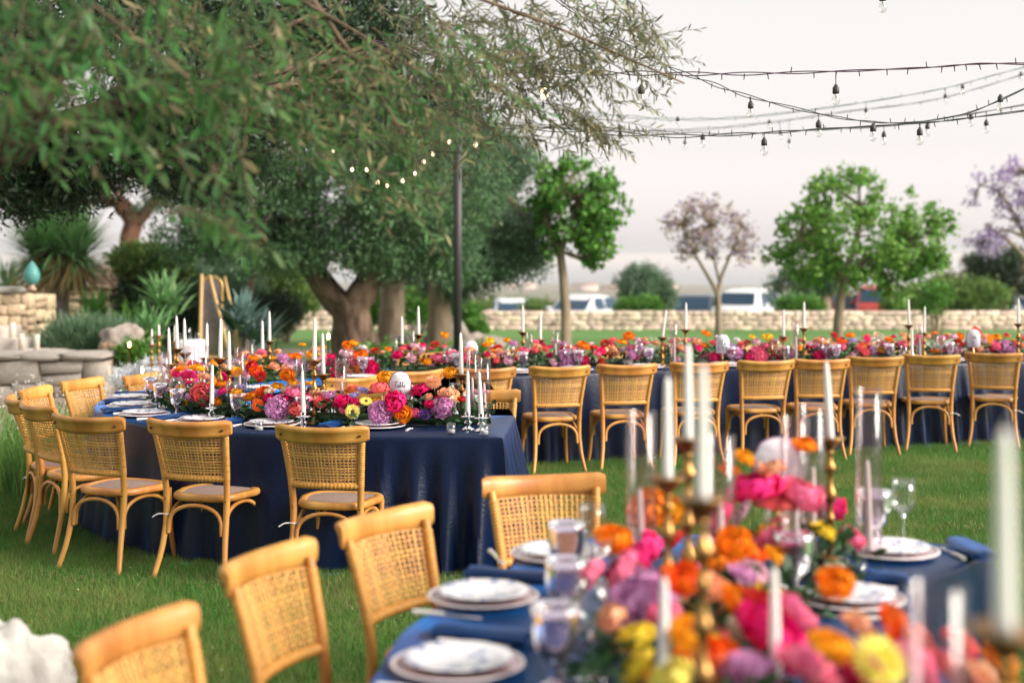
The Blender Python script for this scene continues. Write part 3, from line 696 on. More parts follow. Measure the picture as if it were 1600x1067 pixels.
# ---- wildflower strip at the left
def strip(label, n, xr, yr, hr, m, w, seed, name='tall_grass', lean=.25, dens=None):
    rs = np.random.RandomState(seed); X = rs.uniform(*xr, n); Y = rs.uniform(*yr, n)
    if dens is not None: k = dens(X, Y); X, Y = X[k], Y[k]; n = len(X)
    Hh = rs.uniform(*hr, n); a = rs.uniform(0, 2 * np.pi, n); s = np.stack([np.cos(a), np.sin(a), 0 * a], 1) * w * .5
    t = rs.normal(size=(n, 3)) * lean * Hh[:, None]; t[:, 2] = 0; p = np.stack([X, Y, 0 * X], 1)
    Z = np.array([0, 0, 1.]) * Hh[:, None]
    V = np.stack([p - s, p + s, p + Z * .55 + t * .35 + s * .8, p + Z * .55 + t * .35 - s * .8, p + Z + t], 1).reshape(-1, 3)
    b = np.arange(n)[:, None] * 5
    me = mesh_np(name, V, [b + np.array([[0, 1, 2, 3]]), b + np.array([[3, 2, 4]])])
    o = obj(name, me, m, None, None, 'stuff'); o['label'] = label; o['category'] = 'grass'; LABELS.setdefault(label, []).append(name)
    return X, Y, Hh, p + Z + t
strip('fresh green tall grass of the wildflower strip behind the left chairs', 9000, (-6.2, -2.6), (10.6, 13.6), (.20, .48), M_reed, .012, 1, dens=lambda X, Y: (X < -3.1 - (13.6 - Y) * .0) & (X > -.40 * Y))
X, Y, Hh, tips = strip('pale seed heads and stalks swaying above the wildflower strip', 3200, (-7, -3.0), (11.8, 15.2), (.30, .55), M_straw, .006, 2, 'seed_stalks', .3)
rs = np.random.RandomState(4); sel = tips[rs.rand(len(tips)) < .12]; P = np.repeat(sel, 4, 0) + rs.normal(size=(len(sel) * 4, 3)) * .010
V, Q = leaf_arrays(P, rand_unit(len(P), rs), rand_unit(len(P), rs), np.full(len(P), .022), np.full(len(P), .018))
o = obj('white_blossoms', mesh_np('white_blossoms', V, Q), M_white, None, None, 'stuff'); o['label'] = 'tiny white blossoms scattered over the wildflower strip'; o['category'] = 'flowers'
def gaura(px, d, w, h, n, label, seed):
    c = gpt(px, d); rs = np.random.RandomState(seed); t = thing('gaura_plant', label, 'plant', c)
    b = MB(); tips = []
    for i in range(n):
        a = rs.uniform(0, 2 * np.pi); r = rs.uniform(0, 1) ** .6 * w; hh = h * rs.uniform(.6, 1)
        e = np.array([r * math.cos(a), r * math.sin(a), hh]); P = smooth_path([(0, 0, 0), (e[0] * .4, e[1] * .4, hh * .6), e], 4); b.tube(P, .0035, 3, False); tips += [P[2] * .4 + P[3] * .6, P[3]]
    b.build('stems', M_reed, t, False)
    T = np.repeat(np.array(tips), 7, 0) + rs.normal(size=(len(tips) * 7, 3)) * .03; L1 = rand_unit(len(T), rs)
    V, Q = leaf_arrays(T, L1, rand_unit(len(T), rs), np.full(len(T), .035), np.full(len(T), .02)); obj('blossoms', mesh_np('blossoms', V[:len(V) // 8 * 4], Q[:len(V) // 8]), M_white, t)
    T = np.repeat(np.array(tips), 8, 0) * rs.uniform(.3, 1, (len(tips) * 8, 1)) + rs.normal(size=(len(tips) * 8, 3)) * .03
    V, Q = leaf_arrays(T, rand_unit(len(T), rs), rand_unit(len(T), rs), np.full(len(T), .07), np.full(len(T), .014)); obj('leaves', mesh_np('leaves', V, Q), M_reed, t)
for px, d, w, h, n, lb in ((1365, 21, .30, .62, 60, 'airy white gaura plant behind the rear table, left of the tall candle pair'), (1405, 21.5, .3, .6, 50, 'airy white gaura plant directly behind the tall candle pair'), (1470, 21, .35, .62, 60, 'airy white gaura plant right of the tall candle pair'),
                           (1045, 21, .28, .6, 50, 'airy gaura plant behind the leaning candle of the rear table'), (1010, 21.5, .2, .5, 30, 'small airy gaura plant left of the leaning candle')):
    gaura(px, d, w, h, n, lb, int(px))
bush('jasmine_bush', 'loose jasmine bush with white flowers in front of the hedge at right', [(1464, 458, 27, 20, 24, .3), (1455, 480, 27, 18, 14, .3)], 90, 9, .07, .09, .05, M_green2, 'bush', seed=77)

# ---- overhanging olive branches close to the camera
def sprigs(t, blobs, n, heading, lensc, leafl, leafw, m, m2, seed, frac2=.15, nl=(18, 30), steep=.5):
    rs = np.random.RandomState(seed); B = np.array([(*atd(px, py, d), rx / FPX * d, rz, ry / FPX * d) for px, py, d, rx, ry, rz in blobs])
    wts = B[:, 3] * B[:, 5]; pk = rs.choice(len(B), n, p=wts / wts.sum()); hd = np.array(heading, dtype=float); Cs, Ds, Ns, Ls, tw = [], [], [], [], MB()
    for i in range(n):
        u = rand_unit(1, rs)[0] * rs.uniform(0, 1) ** .4; o = B[pk[i], :3] + u * B[pk[i], 3:6]
        d = hd + rand_unit(1, rs)[0] * steep; d /= np.linalg.norm(d); L_ = lensc * rs.uniform(.6, 1.3); k = 7
        p = o - d * L_ * .5; P = [p]; dd = d.copy()
        for j in range(k): dd = dd + np.array([0, 0, -.10]) + rand_unit(1, rs)[0] * .07; dd /= np.linalg.norm(dd); p = p + dd * L_ / k; P.append(p)
        P = np.array(P); tw.tube(P, np.linspace(.0028, .0009, k + 1), 4, False)
        q = rs.randint(*nl); uu = np.linspace(.05, 1, q) * k; idx = np.minimum(uu.astype(int), k - 1); pos = P[idx] + (P[idx + 1] - P[idx]) * (uu - idx)[:, None]
        T = (P[idx + 1] - P[idx]); T /= np.linalg.norm(T, axis=1)[:, None]; side = np.cross(T, rand_unit(1, rs)[0]); side /= np.linalg.norm(side, axis=1)[:, None] + 1e-9
        sg = np.where(np.arange(q) % 2, 1, -1)[:, None]; D = T * .7 + side * sg * .8 + rand_unit(q, rs) * .55; D /= np.linalg.norm(D, axis=1)[:, None]
        ln = leafl * rs.uniform(.7, 1.2, q) * np.linspace(1, .7, q)
        Cs.append(pos + D * ln[:, None] * .5); Ds.append(D); Ns.append(rand_unit(q, rs) * .6 + np.array([0, -.3, .8])); Ls.append(ln)
    C, D, Nn, L_ = map(np.concatenate, (Cs, Ds, Ns, Ls)); pick = rs.rand(len(C)) < frac2
    for s_, mm, nm in ((~pick, m, 'leaves'), (pick, m2, 'khaki_leaves')):
        if s_.sum():
            V, Q = leaf_arrays(C[s_], D[s_], Nn[s_], L_[s_], L_[s_] * leafw * rs.uniform(.8, 1.2, s_.sum()), .12, True); obj(nm, mesh_np(nm, V, Q), mm, t)
    tw.build('twigs', M_twig, t)
ot = thing('olive_tree', 'near olive tree whose leafy branches hang across the top left in front of everything', 'tree', (0, 0, 0))
b = MB()
limb(b, [(-3.1, 3.6, -.1), (-3.0, 3.6, 1.0), (-3.05, 3.7, 1.9), (-2.6, 3.8, 2.6), (-1.9, 4.0, 3.1)], .30, .14, 14, 18, .2, 5)
limb(b, [(-3.05, 3.7, 1.8), (-3.5, 3.4, 2.6), (-3.9, 3.0, 3.4)], .2, .08, 12, 12, .15, 8)
for pts in ([(-2.2, 3.95, 2.9), (-1.5, 4.8, 3.1), (-.7, 5.6, 3.0), (.1, 6.3, 2.85), (.8, 6.6, 2.6)], [(-2.6, 3.8, 2.6), (-2.0, 4.2, 2.8), (-1.5, 4.4, 2.7), (-1.0, 4.4, 2.35)],
            [(-1.5, 4.8, 3.1), (-.9, 5.2, 2.9), (-.6, 5.3, 2.55), (-.4, 5.3, 2.25)], [(-.7, 5.6, 3.0), (.1, 6.0, 3.1), (.8, 6.4, 3.2)], [(-2.0, 4.2, 2.8), (-1.4, 4.7, 3.0), (-.8, 5.2, 2.75), (-.35, 5.4, 2.5)]):
    limb(b, pts, .018, .004, 7, 14, .1)
b.build('trunk', M_bark, ot)
sprigs(ot, [(150, 60, 4.5, 230, 110, .5), (90, 170, 4.3, 120, 75, .4), (180, 235, 4.3, 80, 45, .3), (330, 90, 4.6, 150, 100, .5), (30, 60, 4.4, 120, 120, .5), (235, 170, 4.4, 130, 65, .4)], 105, (.45, -.1, -.35), .34, .088, .24, M_olive_near, M_olive_khaki, 1, .05, (12, 18), .9)
sprigs(ot, [(365, 325, 4.3, 55, 34, .15), (360, 275, 4.4, 50, 36, .2)], 10, (.7, -.1, -.5), .34, .085, .22, M_olive_near, M_olive_khaki, 2, .05, (10, 16), .6)
sprigs(ot, [(500, 110, 5.4, 230, 110, .6), (560, 215, 5.4, 150, 55, .4), (430, 190, 5.3, 140, 70, .4), (640, 275, 5.3, 65, 38, .25), (700, 110, 5.6, 150, 90, .5), (300, 60, 5.6, 200, 100, .5)], 115, (.8, .1, -.28), .40, .072, .20, M_olive_near, M_olive_khaki, 3, .22, (24, 34), .7)
sprigs(ot, [(800, 140, 6.6, 170, 70, .6), (860, 50, 6.8, 160, 60, .6), (930, 110, 6.6, 85, 55, .4), (750, 60, 6.5, 170, 80, .6), (960, 40, 6.6, 80, 40, .4), (860, 200, 6.5, 100, 26, .3), (930, 180, 6.5, 55, 26, .3), (690, 200, 6.4, 110, 50, .4), (1000, 60, 6.7, 50, 40, .3)], 165, (.85, .1, -.12), .42, .070, .17, olive_mat('olive leaf with backlight in its colour', (.15, .17, .095), (.24, .25, .18), .4), M_olive_khaki, 4, .2, (26, 38), .75)  # backlit grey-tan look of these branches is put into the leaf colour
sprigs(ot, [(300, -160, 4.6, 500, 140, .8), (750, -150, 6, 350, 130, .8), (-250, 100, 4.4, 160, 250, .6), (100, -350, 4.6, 500, 150, .9)], 170, (.5, .1, -.4), .45, .08, .19, M_olive_near, M_olive_khaki, 5, .15)

# ---- lawn grass: a one metre tile of blades instanced over the part of the lawn that can be seen sharply
def patchy(m, c2, sc=.9, lo=.45, hi=.66):
    N, L = m.node_tree.nodes, m.node_tree.links; rgb = [n for n in N if n.type == 'RGB'][0]; hsn = [n for n in N if n.type == 'HUE_SAT'][0]
    g = N.new('ShaderNodeNewGeometry'); n = N.new('ShaderNodeTexNoise'); n.inputs['Scale'].default_value = sc; n.inputs['Detail'].default_value = 5; mr = N.new('ShaderNodeMapRange'); mr.inputs[1].default_value = lo; mr.inputs[2].default_value = hi
    mx = N.new('ShaderNodeMix'); mx.data_type = 'RGBA'; L.new(g.outputs['Position'], n.inputs['Vector']); L.new(n.outputs['Fac'], mr.inputs[0]); L.new(mr.outputs[0], mx.inputs[0]); L.new(rgb.outputs[0], mx.inputs[6]); mx.inputs[7].default_value = (*c2, 1); L.new(mx.outputs[2], hsn.inputs['Color'])
patchy(M_grass, (.20, .26, .07))
def grass_tile(seed, n, dry):
    rs = np.random.RandomState(seed); X = rs.uniform(-.5, .5, n); Y = rs.uniform(-.5, .5, n); h = rs.uniform(.020, .055, n); a = rs.uniform(0, 2 * np.pi, n)
    s = np.stack([np.cos(a), np.sin(a), 0 * a], 1) * .0016; p = np.stack([X, Y, 0 * X], 1); t = rs.normal(size=(n, 3)) * .018; t[:, 2] = h
    V = np.stack([p - s, p + s, p + t], 1).reshape(-1, 3); me = mesh_np('grass_tile', V, np.arange(n * 3).reshape(-1, 3))
    me.materials.append(M_grass); me.materials.append(M_dry)
    me.polygons.foreach_set('material_index', (rs.rand(n) < dry).astype(np.int32)); return bpy.data.objects.new('grass_tile', me)
def scatter(name, label, tile, pts, scl, rots):
    me = bpy.data.meshes.new(name); me.from_pydata([tuple(p) for p in pts], [], []); 
    me.attributes.new('rot', 'FLOAT', 'POINT').data.foreach_set('value', np.array(rots, dtype=np.float32)); me.attributes.new('scl', 'FLOAT', 'POINT').data.foreach_set('value', np.array(scl, dtype=np.float32))
    o = obj(name, me, None, None, None, 'stuff'); o['label'] = label; o['category'] = 'grass'
    ng = bpy.data.node_groups.new(name, 'GeometryNodeTree'); ng.interface.new_socket('Geometry', in_out='INPUT', socket_type='NodeSocketGeometry'); ng.interface.new_socket('Geometry', in_out='OUTPUT', socket_type='NodeSocketGeometry')
    gi, go = ng.nodes.new('NodeGroupInput'), ng.nodes.new('NodeGroupOutput'); ip = ng.nodes.new('GeometryNodeInstanceOnPoints'); oi = ng.nodes.new('GeometryNodeObjectInfo'); oi.inputs['Object'].default_value = tile; oi.inputs['As Instance'].default_value = True
    ra = ng.nodes.new('GeometryNodeInputNamedAttribute'); ra.data_type = 'FLOAT'; ra.inputs['Name'].default_value = 'rot'; sa = ng.nodes.new('GeometryNodeInputNamedAttribute'); sa.data_type = 'FLOAT'; sa.inputs['Name'].default_value = 'scl'
    cx = ng.nodes.new('ShaderNodeCombineXYZ'); L = ng.links
    L.new(gi.outputs[0], ip.inputs['Points']); L.new(oi.outputs['Geometry'], ip.inputs['Instance']); L.new(ra.outputs[0], cx.inputs[2]); L.new(cx.outputs[0], ip.inputs['Rotation']); L.new(sa.outputs[0], ip.inputs['Scale']); L.new(ip.outputs[0], go.inputs[0])
    o.modifiers.new('scatter', 'NODES').node_group = ng
    return o
near, dryp, farp = [], [], []
DRY = [at(165, 912, 0), at(330, 915, 0), at(400, 940, 0), at(560, 960, 0), at(1000, 745, 0), at(1260, 735, 0), at(1420, 740, 0), at(1520, 830, 0), at(1120, 770, 0), at(60, 905, 0), at(470, 1010, 0), at(1400, 800, 0)]
for i in range(-9, 10):
    for j in range(3, 22):
        x, y = i * .98, j * .98
        if abs(x) > .40 * y + 1.3: continue
        (farp if y > 12 else near).append((x, y, 0.0))
scatter('lawn_grass', 'short mown grass of the near lawn between the tables', grass_tile(1, 15000, .10), near, [1] * len(near), [rnd.choice((0, 1, 2, 3)) * math.pi / 2 for _ in near])
scatter('lawn_grass', 'short mown grass of the lawn behind the tables', grass_tile(2, 7000, .07), farp, [1] * len(farp), [rnd.choice((0, 1, 2, 3)) * math.pi / 2 for _ in farp])
rs = np.random.RandomState(9); n = 90000; X = rs.uniform(-4, 5, n); Y = rs.uniform(3, 13, n)
D_ = np.min(np.stack([((X - c.x) / .28) ** 2 + ((Y - c.y) / .16) ** 2 for c in DRY]), 0); k = (D_ < rs.uniform(.1, 1.6, n)) | (rs.rand(n) < .03); X, Y = X[k], Y[k]; n = len(X)
a = rs.uniform(0, 2 * np.pi, n); s = np.stack([np.cos(a), np.sin(a), 0 * a], 1) * .002; p = np.stack([X, Y, 0 * X], 1); p[:, 2] = .026; t = rs.normal(size=(n, 3)) * .03; t[:, 2] = rs.uniform(.005, .032, n)
o = obj('dry_grass', mesh_np('dry_grass', np.stack([p - s, p + s, p + t], 1).reshape(-1, 3), np.arange(n * 3).reshape(-1, 3)), M_dry, None, None, 'stuff'); o['label'] = 'yellowed dry patches in the lawn'; o['category'] = 'grass'
# ================================================================ tables
TZ = .77
def cloth_mat(name, base, tintc):
    m = mat(name, base, .30, sheen=1.0, sheen_tint=tintc, spec=.24, color2=tuple(v * .75 for v in base), scale=7, bump=.12, bscale=60)
    return m
M_cloth = cloth_mat('navy satin velvet', (.0014, .0072, .031), (.03, .23, .76))
def line2d(pts, step): return resample(np.array([(p[0], p[1]) for p in smooth_path([(x, y, 0) for x, y in pts], 200)]), step)
def normals2d(P, closed=False):
    T = np.gradient(P, axis=0) if not closed else (np.roll(P, -1, 0) - np.roll(P, 1, 0))
    T /= np.linalg.norm(T, axis=1)[:, None]; return T, np.stack([-T[:, 1], T[:, 0]], -1)      # left normals

CLP = [(-.02, 8.63), (-.75, 8.68), (-1.3, 8.80), (-1.75, 9.03), (-2.1, 9.40), (-2.32, 9.9), (-2.38, 10.5), (-2.25, 11.1), (-1.95, 11.7), (-1.45, 12.2), (-.85, 12.53), (-.15, 12.82), (1.1, 13.39), (1.9, 13.62), (2.93, 13.85), (4.85, 14.5), (6.6, 14.9)]
CL = line2d(CLP, .04)
CLS = np.concatenate([[0], np.cumsum(np.linalg.norm(np.diff(CL, axis=0), axis=1))])
CLT, CLN = normals2d(CL)
HALF = .56
FGP = [(1.02, 4.78), (.74, 4.3), (.47, 3.85), (.40, 3.4), (.48, 3.0), (.62, 2.6), (.76, 2.2), (.80, 1.8)]
FG = line2d(FGP, .04)

def tablecloth(name, label, outline, seed, calm=lambda p: 1.0):
    """cloth lying on a table of the given outline (counter-clockwise) and falling to the grass in folds"""
    P = np.array(outline); P = resample(np.vstack([P, P[:1]]), .022)[:-1]; n = len(P)
    area = .5 * np.sum(P[:, 0] * np.roll(P[:, 1], -1) - np.roll(P[:, 0], -1) * P[:, 1])
    if area < 0: P = P[::-1]
    T, Nl = normals2d(P, True); No = -Nl
    for _ in range(6): No = (np.roll(No, 1, 0) + No * 2 + np.roll(No, -1, 0)) / 4
    No /= np.linalg.norm(No, axis=1)[:, None]
    s = np.arange(n) * .022; rs = np.random.RandomState(seed)
    turn = np.abs(np.cross(T, np.roll(T, -8, 0))) + np.abs(np.cross(np.roll(T, 8, 0), T))       # tight where the outline bends
    for _ in range(20): turn = (np.roll(turn, 1) + turn + np.roll(turn, -1)) / 3
    ph = np.array([noise.noise(Vector((v * 1.1, seed, 0))) * 5 + noise.noise(Vector((v * .35, seed, 7))) * 9 for v in s])
    am = np.array([.35 + 1.3 * abs(noise.noise(Vector((v * .8, seed, 3)))) for v in s]) * np.array([calm(p) for p in P]) + np.minimum(turn, 1.2) * 1.1
    wave = np.sin(s * 2 * np.pi / .24 + ph); wave = np.sign(wave) * np.abs(wave) ** .8
    fine = np.array([noise.noise(Vector((v * 9, seed, 11))) for v in s])
    rows = []
    for v in np.concatenate([[0, .012, .03], np.linspace(.06, 1, 15)]):
        fall = v ** .8; off = .004 + .075 * fall * (1 + .2 * am) + (wave * .042 + fine * .02) * am * v ** 1.1 + .018 * (v < .02) * 0
        q = P + No * off[:, None]; z = TZ - .003 - (TZ - .006) * v
        if v == 0: q = P - No * .004; z = TZ
        rows.append(np.column_stack([q, np.full(n, z)]))
    for k, (o_, zz) in enumerate(((.018, .004), (.05, .008))):
        q = rows[-1][:, :2] + No * (o_ * (.6 + am * .6 + fine * .6))[:, None]; rows.append(np.column_stack([q, np.full(n, zz) + .01 * np.abs(fine)]))
    b = MB(); b.grid(np.array(rows), closev=True)
    me = b.mesh(name)
    o = obj(name, me, M_cloth); tag(o, label, 'tablecloth', None)
    import bmesh
    bm = bmesh.new(); bm.from_mesh(me); bm.verts.ensure_lookup_table()
    f = bm.faces.new([bm.verts[i] for i in range(n)]); bmesh.ops.triangulate(bm, faces=[f]); bmesh.ops.recalc_face_normals(bm, faces=bm.faces)
    bm.to_mesh(me); bm.free(); me.polygons.foreach_set('use_smooth', np.ones(len(me.polygons), dtype=bool)); me.update()
    md = o.modifiers.new('edge', 'EDGE_SPLIT'); md.split_angle = R(50)
    return o
A_ = CL + CLN * HALF; B_ = CL - CLN * HALF
tablecloth('tablecloth', 'long navy satin cloth of the curved hairpin table with its bright blue right corner', np.vstack([A_[::1], B_[::-1]]), 2, lambda p: 1.9 if p[1] < 9.4 and p[0] > -.75 else (.45 if p[1] < 9.3 and p[0] < -.6 else (1.6 if p[0] > 2.6 else 1.0)))
pxl = [(800, 885), (728, 910), (670, 957), (629, 987), (601, 1031)]
OUT = [tuple(at(x, y, TZ)[:2]) for x, y in pxl]
fgo = [(-.44, 1.6), (-.42, 2.2), (-.38, 3.0)] + OUT[::-1] + [(.03, 5.0), (.22, 5.17), (.6, 5.26), (1.0, 5.26), (1.35, 5.17), (1.6, 5.06)]
fgo = [tuple(p[:2]) for p in smooth_path([(x, y, 0) for x, y in fgo], 80)] + [(1.69, 5.0), (1.25, 4.47), (1.10, 4.05), (1.06, 3.6), (1.12, 3.1), (1.2, 2.4), (1.22, 1.6)]
tablecloth('tablecloth', 'navy satin cloth of the blurred front table at bottom right', fgo, 5)

# ================================================================ chairs
M_wood = mat('honey beech', (.57, .285, .070), .45, color2=(.38, .155, .030), scale=9, stretch=(1, 1, .12), bump=.06, bscale=30, coat=.12, objvar=.13, hue=.008)
M_cane = mat('golden cane', (.60, .315, .080), .5, island=.28, hue=.01)
M_bind = mat('cane binding', (.62, .30, .065), .45, var=.25, scale=60)
M_seat = mat('mauve brown woven seat', (.33, .235, .20), .75, color2=(.24, .165, .14), scale=260, bump=.5, bscale=260)
M_screw = mat('dark screw', (.10, .07, .05), .4, metal=.8)
M_tie = mat('white cord', (.8, .8, .82), .6)
def post_y(z): return float(np.interp(z, (0, .15, .3, .45, .6, .75, .90), (-.29, -.245, -.215, -.205, -.225, -.26, -.30)))
def post_x(z): return float(np.interp(z, (0, .15, .3, .45, .6, .75, .90), (.225, .198, .188, .190, .198, .212, .230)))
def back_surf(u, z, bow=.066):
    return (u * (post_x(z) + .002), post_y(z) - bow * (1 - u * u) * min(1, .45 + (z - .55) * 2.0), z)
def make_chair(dots=True):
    t = thing('cane_back_chair', '', 'chair')
    for s in (-1, 1):
        zs = np.linspace(0, .84, 15)
        MB().tube([(s * post_x(z), post_y(z), z) for z in zs], np.interp(zs, (0, .45, .84), (.0145, .019, .0155)), 10).build('back_leg', M_wood, t)
        MB().tube(smooth_path([(s * .185, .185, .425), (s * .188, .190, .25), (s * .197, .205, .1), (s * .208, .222, 0)], 9), np.linspace(.0185, .0145, 9), 10).build('front_leg', M_wood, t)
    # seat ring and woven seat
    def seat_outline(k, off=0.):
        a = 2 * math.pi * k; c, s_ = math.cos(a), math.sin(a); e = .62
        w = (.225 if s_ > 0 else .208) - off; d_ = .215 - off
        return (math.copysign(abs(c) ** e, c) * w * (1 + .05 * s_), math.copysign(abs(s_) ** e, s_) * d_)
    n = 40; prof = [(0, .428), (.012, .424), (.0, .440), (-.004, .456), (.006, .463), (.035, .464), (.045, .458)]
    G = []
    for k in range(n):
        row = []
        for off, z in [(.045, .424), (.006, .424), (0, .430), (-.003, .442), (0, .455), (.008, .462), (.034, .463), (.042, .456)]:
            x, y = seat_outline(k / n, off); row.append((x, y, z))
        G.append(row)
    MB().grid(G, closeu=True).build('seat_frame', M_wood, t)
    G = []
    for r_ in range(5):
        f = r_ / 4; row = []
        for k in range(n):
            x, y = seat_outline(k / n, .040); row.append((x * (1 - f * .999), y * (1 - f * .999), .456 + .012 * (1 - (1 - f) ** 2)))
        G.append(row)
    MB().grid(G, closev=True).build('seat', M_seat, t)
    # bent arches under the seat
    def arch(p, q, inw):
        p, q = Vector(p), Vector(q); P = []
        for k in range(15):
            a = math.pi * k / 14; u = .5 - .5 * math.cos(a); h = math.sin(a) ** .55
            c = p.lerp(q, u); P.append((c.x + inw[0] * h * .01, c.y + inw[1] * h * .01, p.z + (.405 - p.z) * h))
        return MB().tube(P, .0115, 8).build('arch_brace', M_wood, t)
    zz = .245
    arch((-.168, -.228, zz), (.168, -.228, zz), (0, 1)); arch((-.168, .190, zz), (.168, .190, zz), (0, -1))
    arch((-.182, -.195, zz), (-.186, .170, zz), (1, 0)); arch((.182, -.195, zz), (.186, .170, zz), (-1, 0))
    # rolled top rail, behind the posts
    G = []; nu = 22
    for i in range(nu + 1):
        u = -1.0 + 2.0 * i / nu; end = max(0, (abs(u) - .9) / .1); sc = math.sqrt(max(0.02, 1 - end ** 2)); row = []
        for a_, (py_, pz_) in enumerate([(.012, -.045), (.015, -.01), (.013, .022), (.004, .040), (-.012, .047), (-.028, .042), (-.034, .028), (-.026, .014), (-.013, .0), (-.010, -.028), (-.004, -.046)]):
            x = u * .262; y = post_y(.845) - .072 * (1 - u * u) + .012 - .010 + py_ * (.55 + .45 * sc); z = .842 + pz_ * (.72 + .28 * sc) + .014 * u * u
            row.append((x, y, z))
        G.append(row)
    b = MB(); b.grid(G, closev=True)
    for k in (0, nu): c = np.mean(G[k], 0); idx = np.arange(11); b.add(np.vstack([G[k], c[None]]), T=np.stack([idx, (idx + 1) % 11, np.full(11, 11)], -1))
    b.build('top_rail', M_wood, t)
    for s in (-1, 1):
        MB().tube([(s * .222, post_y(.845) - .02, .842), (s * .222, post_y(.845) - .0415, .842)], .0065, 8).build('screw', M_screw, t)
        MB().tube([(s * .19, post_y(.435) - .010, .435), (s * .19, post_y(.435) - .0215, .435)], .005, 8).build('screw', M_screw, t)
    # woven cane: real strands with holes between
    b = MB(); z0, z1 = .575, .812; nv, nh = 21, 15
    for i in range(nv):
        u = -.96 + 1.92 * i / (nv - 1) + rnd.uniform(-.008, .008); row = []
        for j in range(21):
            z = z0 + (z1 - z0) * j / 20; x, y, z = back_surf(u, z); w = .0050 * (1 + .15 * math.sin(i * 7.3)); o_ = .0022 * math.sin(j * math.pi * nh / 20 + i * math.pi)
            dx = .0022 * noise.noise(Vector((i * 3.1, j * .4, 0)))
            row.append([(x - w + dx, y - .001 + o_, z), (x + dx, y - .0035 + o_, z), (x + w + dx, y - .001 + o_, z)])
        b.grid(row)
    for j in range(nh):
        zc = z0 + (z1 - z0) * (j + .3) / (nh - .4) + rnd.uniform(-.0012, .0012); row = []
        for i in range(27):
            u = -1.03 + 2.06 * i / 26; x, y, _ = back_surf(max(-1.03, min(1.03, u)), zc); o_ = .0022 * math.sin(i * math.pi * nv / 26 + j * math.pi + 1.5); w = .0042 + .0008 * math.sin(j * 5.1)
            dz = .0025 * noise.noise(Vector((j * 2.7, i * .3, 5)))
            row.append([(x, y - .001 + o_, zc - w + dz), (x, y - .0035 + o_, zc + dz), (x, y - .001 + o_, zc + w + dz)])
        b.grid(row)
    b.build('cane_panel', M_cane, t, kind='stuff')
    for s in (-1, 1):
        zs = np.linspace(.56, .805, 60); MB().tube([(s * (post_x(z) + .0005), post_y(z), z) for z in zs], [.0185 + .0026 * math.sin(k * 1.9) for k in range(60)], 8).build('cane_binding', M_bind, t)
    us = np.linspace(-1, 1, 70); MB().tube([back_surf(u, .562) for u in us], [.014 + .0018 * math.sin(k * 1.7) for k in range(70)], 8, flat=1.25).build('lower_rail', M_bind, t)
    return t
PCH = proto(make_chair())
M_card = mat('paper card', (.80, .78, .80), .6)
def chair(px, ry, bearing, label, group, tie=None, dz=.0, reard=None):
    """rail centre at photo column px with its top at row ry; faces the bearing (deg clockwise from away)"""
    p = at(px, ry, .885) if reard is None else Vector(((px - CX) / FPX * reard, reard, .885))
    f = Vector((math.sin(R(bearing)), math.cos(R(bearing)), 0)); c = p + f * .315
    o = PCH.place((c.x, c.y, .003), -R(bearing) + rnd.uniform(-.02, .02), label, 'chair', group)
    if tie is not None:
        s = tie; x, y, z = s * (post_x(.34) + .0), post_y(.34), .35
        b = MB(); b.tube([(x + .020 * math.cos(a), y + .020 * math.sin(a), z) for a in np.linspace(0, 2 * math.pi, 12)], .003, 5)
        b.tube(smooth_path([(x + s * .018, y - .012, z), (x + s * .045, y - .02, z - .002), (x + s * .075, y - .025, z - .020)], 6), .0035, 5); b.build('cord_tie', M_tie, o)
    return p, f
Gm, Gr, Gf = 'chairs around the middle table', 'chairs along the rear table', 'blurred chairs of the front table'
CH_M = [chair(500, 668, 12, 'cane back chair, right one of the two facing the middle table\'s dark cloth', Gm, -1),
        chair(290, 659, 19, 'chair with white cord on its left leg, second from the middle table\'s right', Gm, -1),
        chair(133, 652, 26, 'cane back chair at the left bend of the middle table, its whole back seen', Gm),
        chair(56, 634, 52, 'turned cane back chair in the tight group at the table\'s left bend, nearest of three', Gm),
        chair(26, 624, 62, 'outermost chair of the left bend group, back seen nearly edge on', Gm, -1),
        chair(51, 609, 92, 'rearmost chair of the left bend group, its rail rising behind the outermost one', Gm),
        chair(125, 595, 108, 'single chair with its front to the camera left of the goblets, wildflowers behind', Gm),
        chair(220, 587, 108, 'chair showing only its rail behind the goblets, white feathers behind it', Gm),
        chair(752, 612, 176, 'chair facing the camera at the right corner of the middle table', Gm),
        chair(548, 609, 178, 'chair behind the flowers of the middle table, only its rail showing', Gm)]
rearc = [(555, 591, -45, 'first', -1), (650, 581, -30, 'second', None), (759, 577, -16, 'third', None), (875, 574, -13, 'fourth', None), (981, 571, -11, 'fifth', None), (1093, 568, -9, 'sixth', None),
         (1199, 565, -11, 'seventh', None), (1283, 563, -1, 'eighth', None), (1367, 559, 2, 'ninth', None), (1456, 556, 8, 'tenth', 1), (1553, 553, 17, 'eleventh', 1)]
RD = {'first': 'leftmost rear table chair, its tilted rail rising above the middle table flowers', 'second': 'second rear table chair from the left, behind the table number card',
      'third': 'third rear table chair from the left, behind the two crystal candles', 'fourth': 'fourth rear table chair from the left, first whose legs show fully',
      'fifth': 'fifth rear table chair, left of the blurred white candles', 'sixth': 'sixth rear table chair, hidden by the blurred white candles',
      'seventh': 'seventh rear table chair, just right of the blurred candles, a loose cane hanging', 'eighth': 'eighth rear table chair, behind the single leaning front candle',
      'ninth': 'ninth rear table chair, behind the tall glass cylinder', 'tenth': 'second rear table chair from the right, white cord on its right leg', 'eleventh': 'rightmost rear table chair with bright blue cloth folds beside it'}
CH_R = [chair(px, ry, br, RD[k], Gr, tie) for px, ry, br, k, tie in rearc]
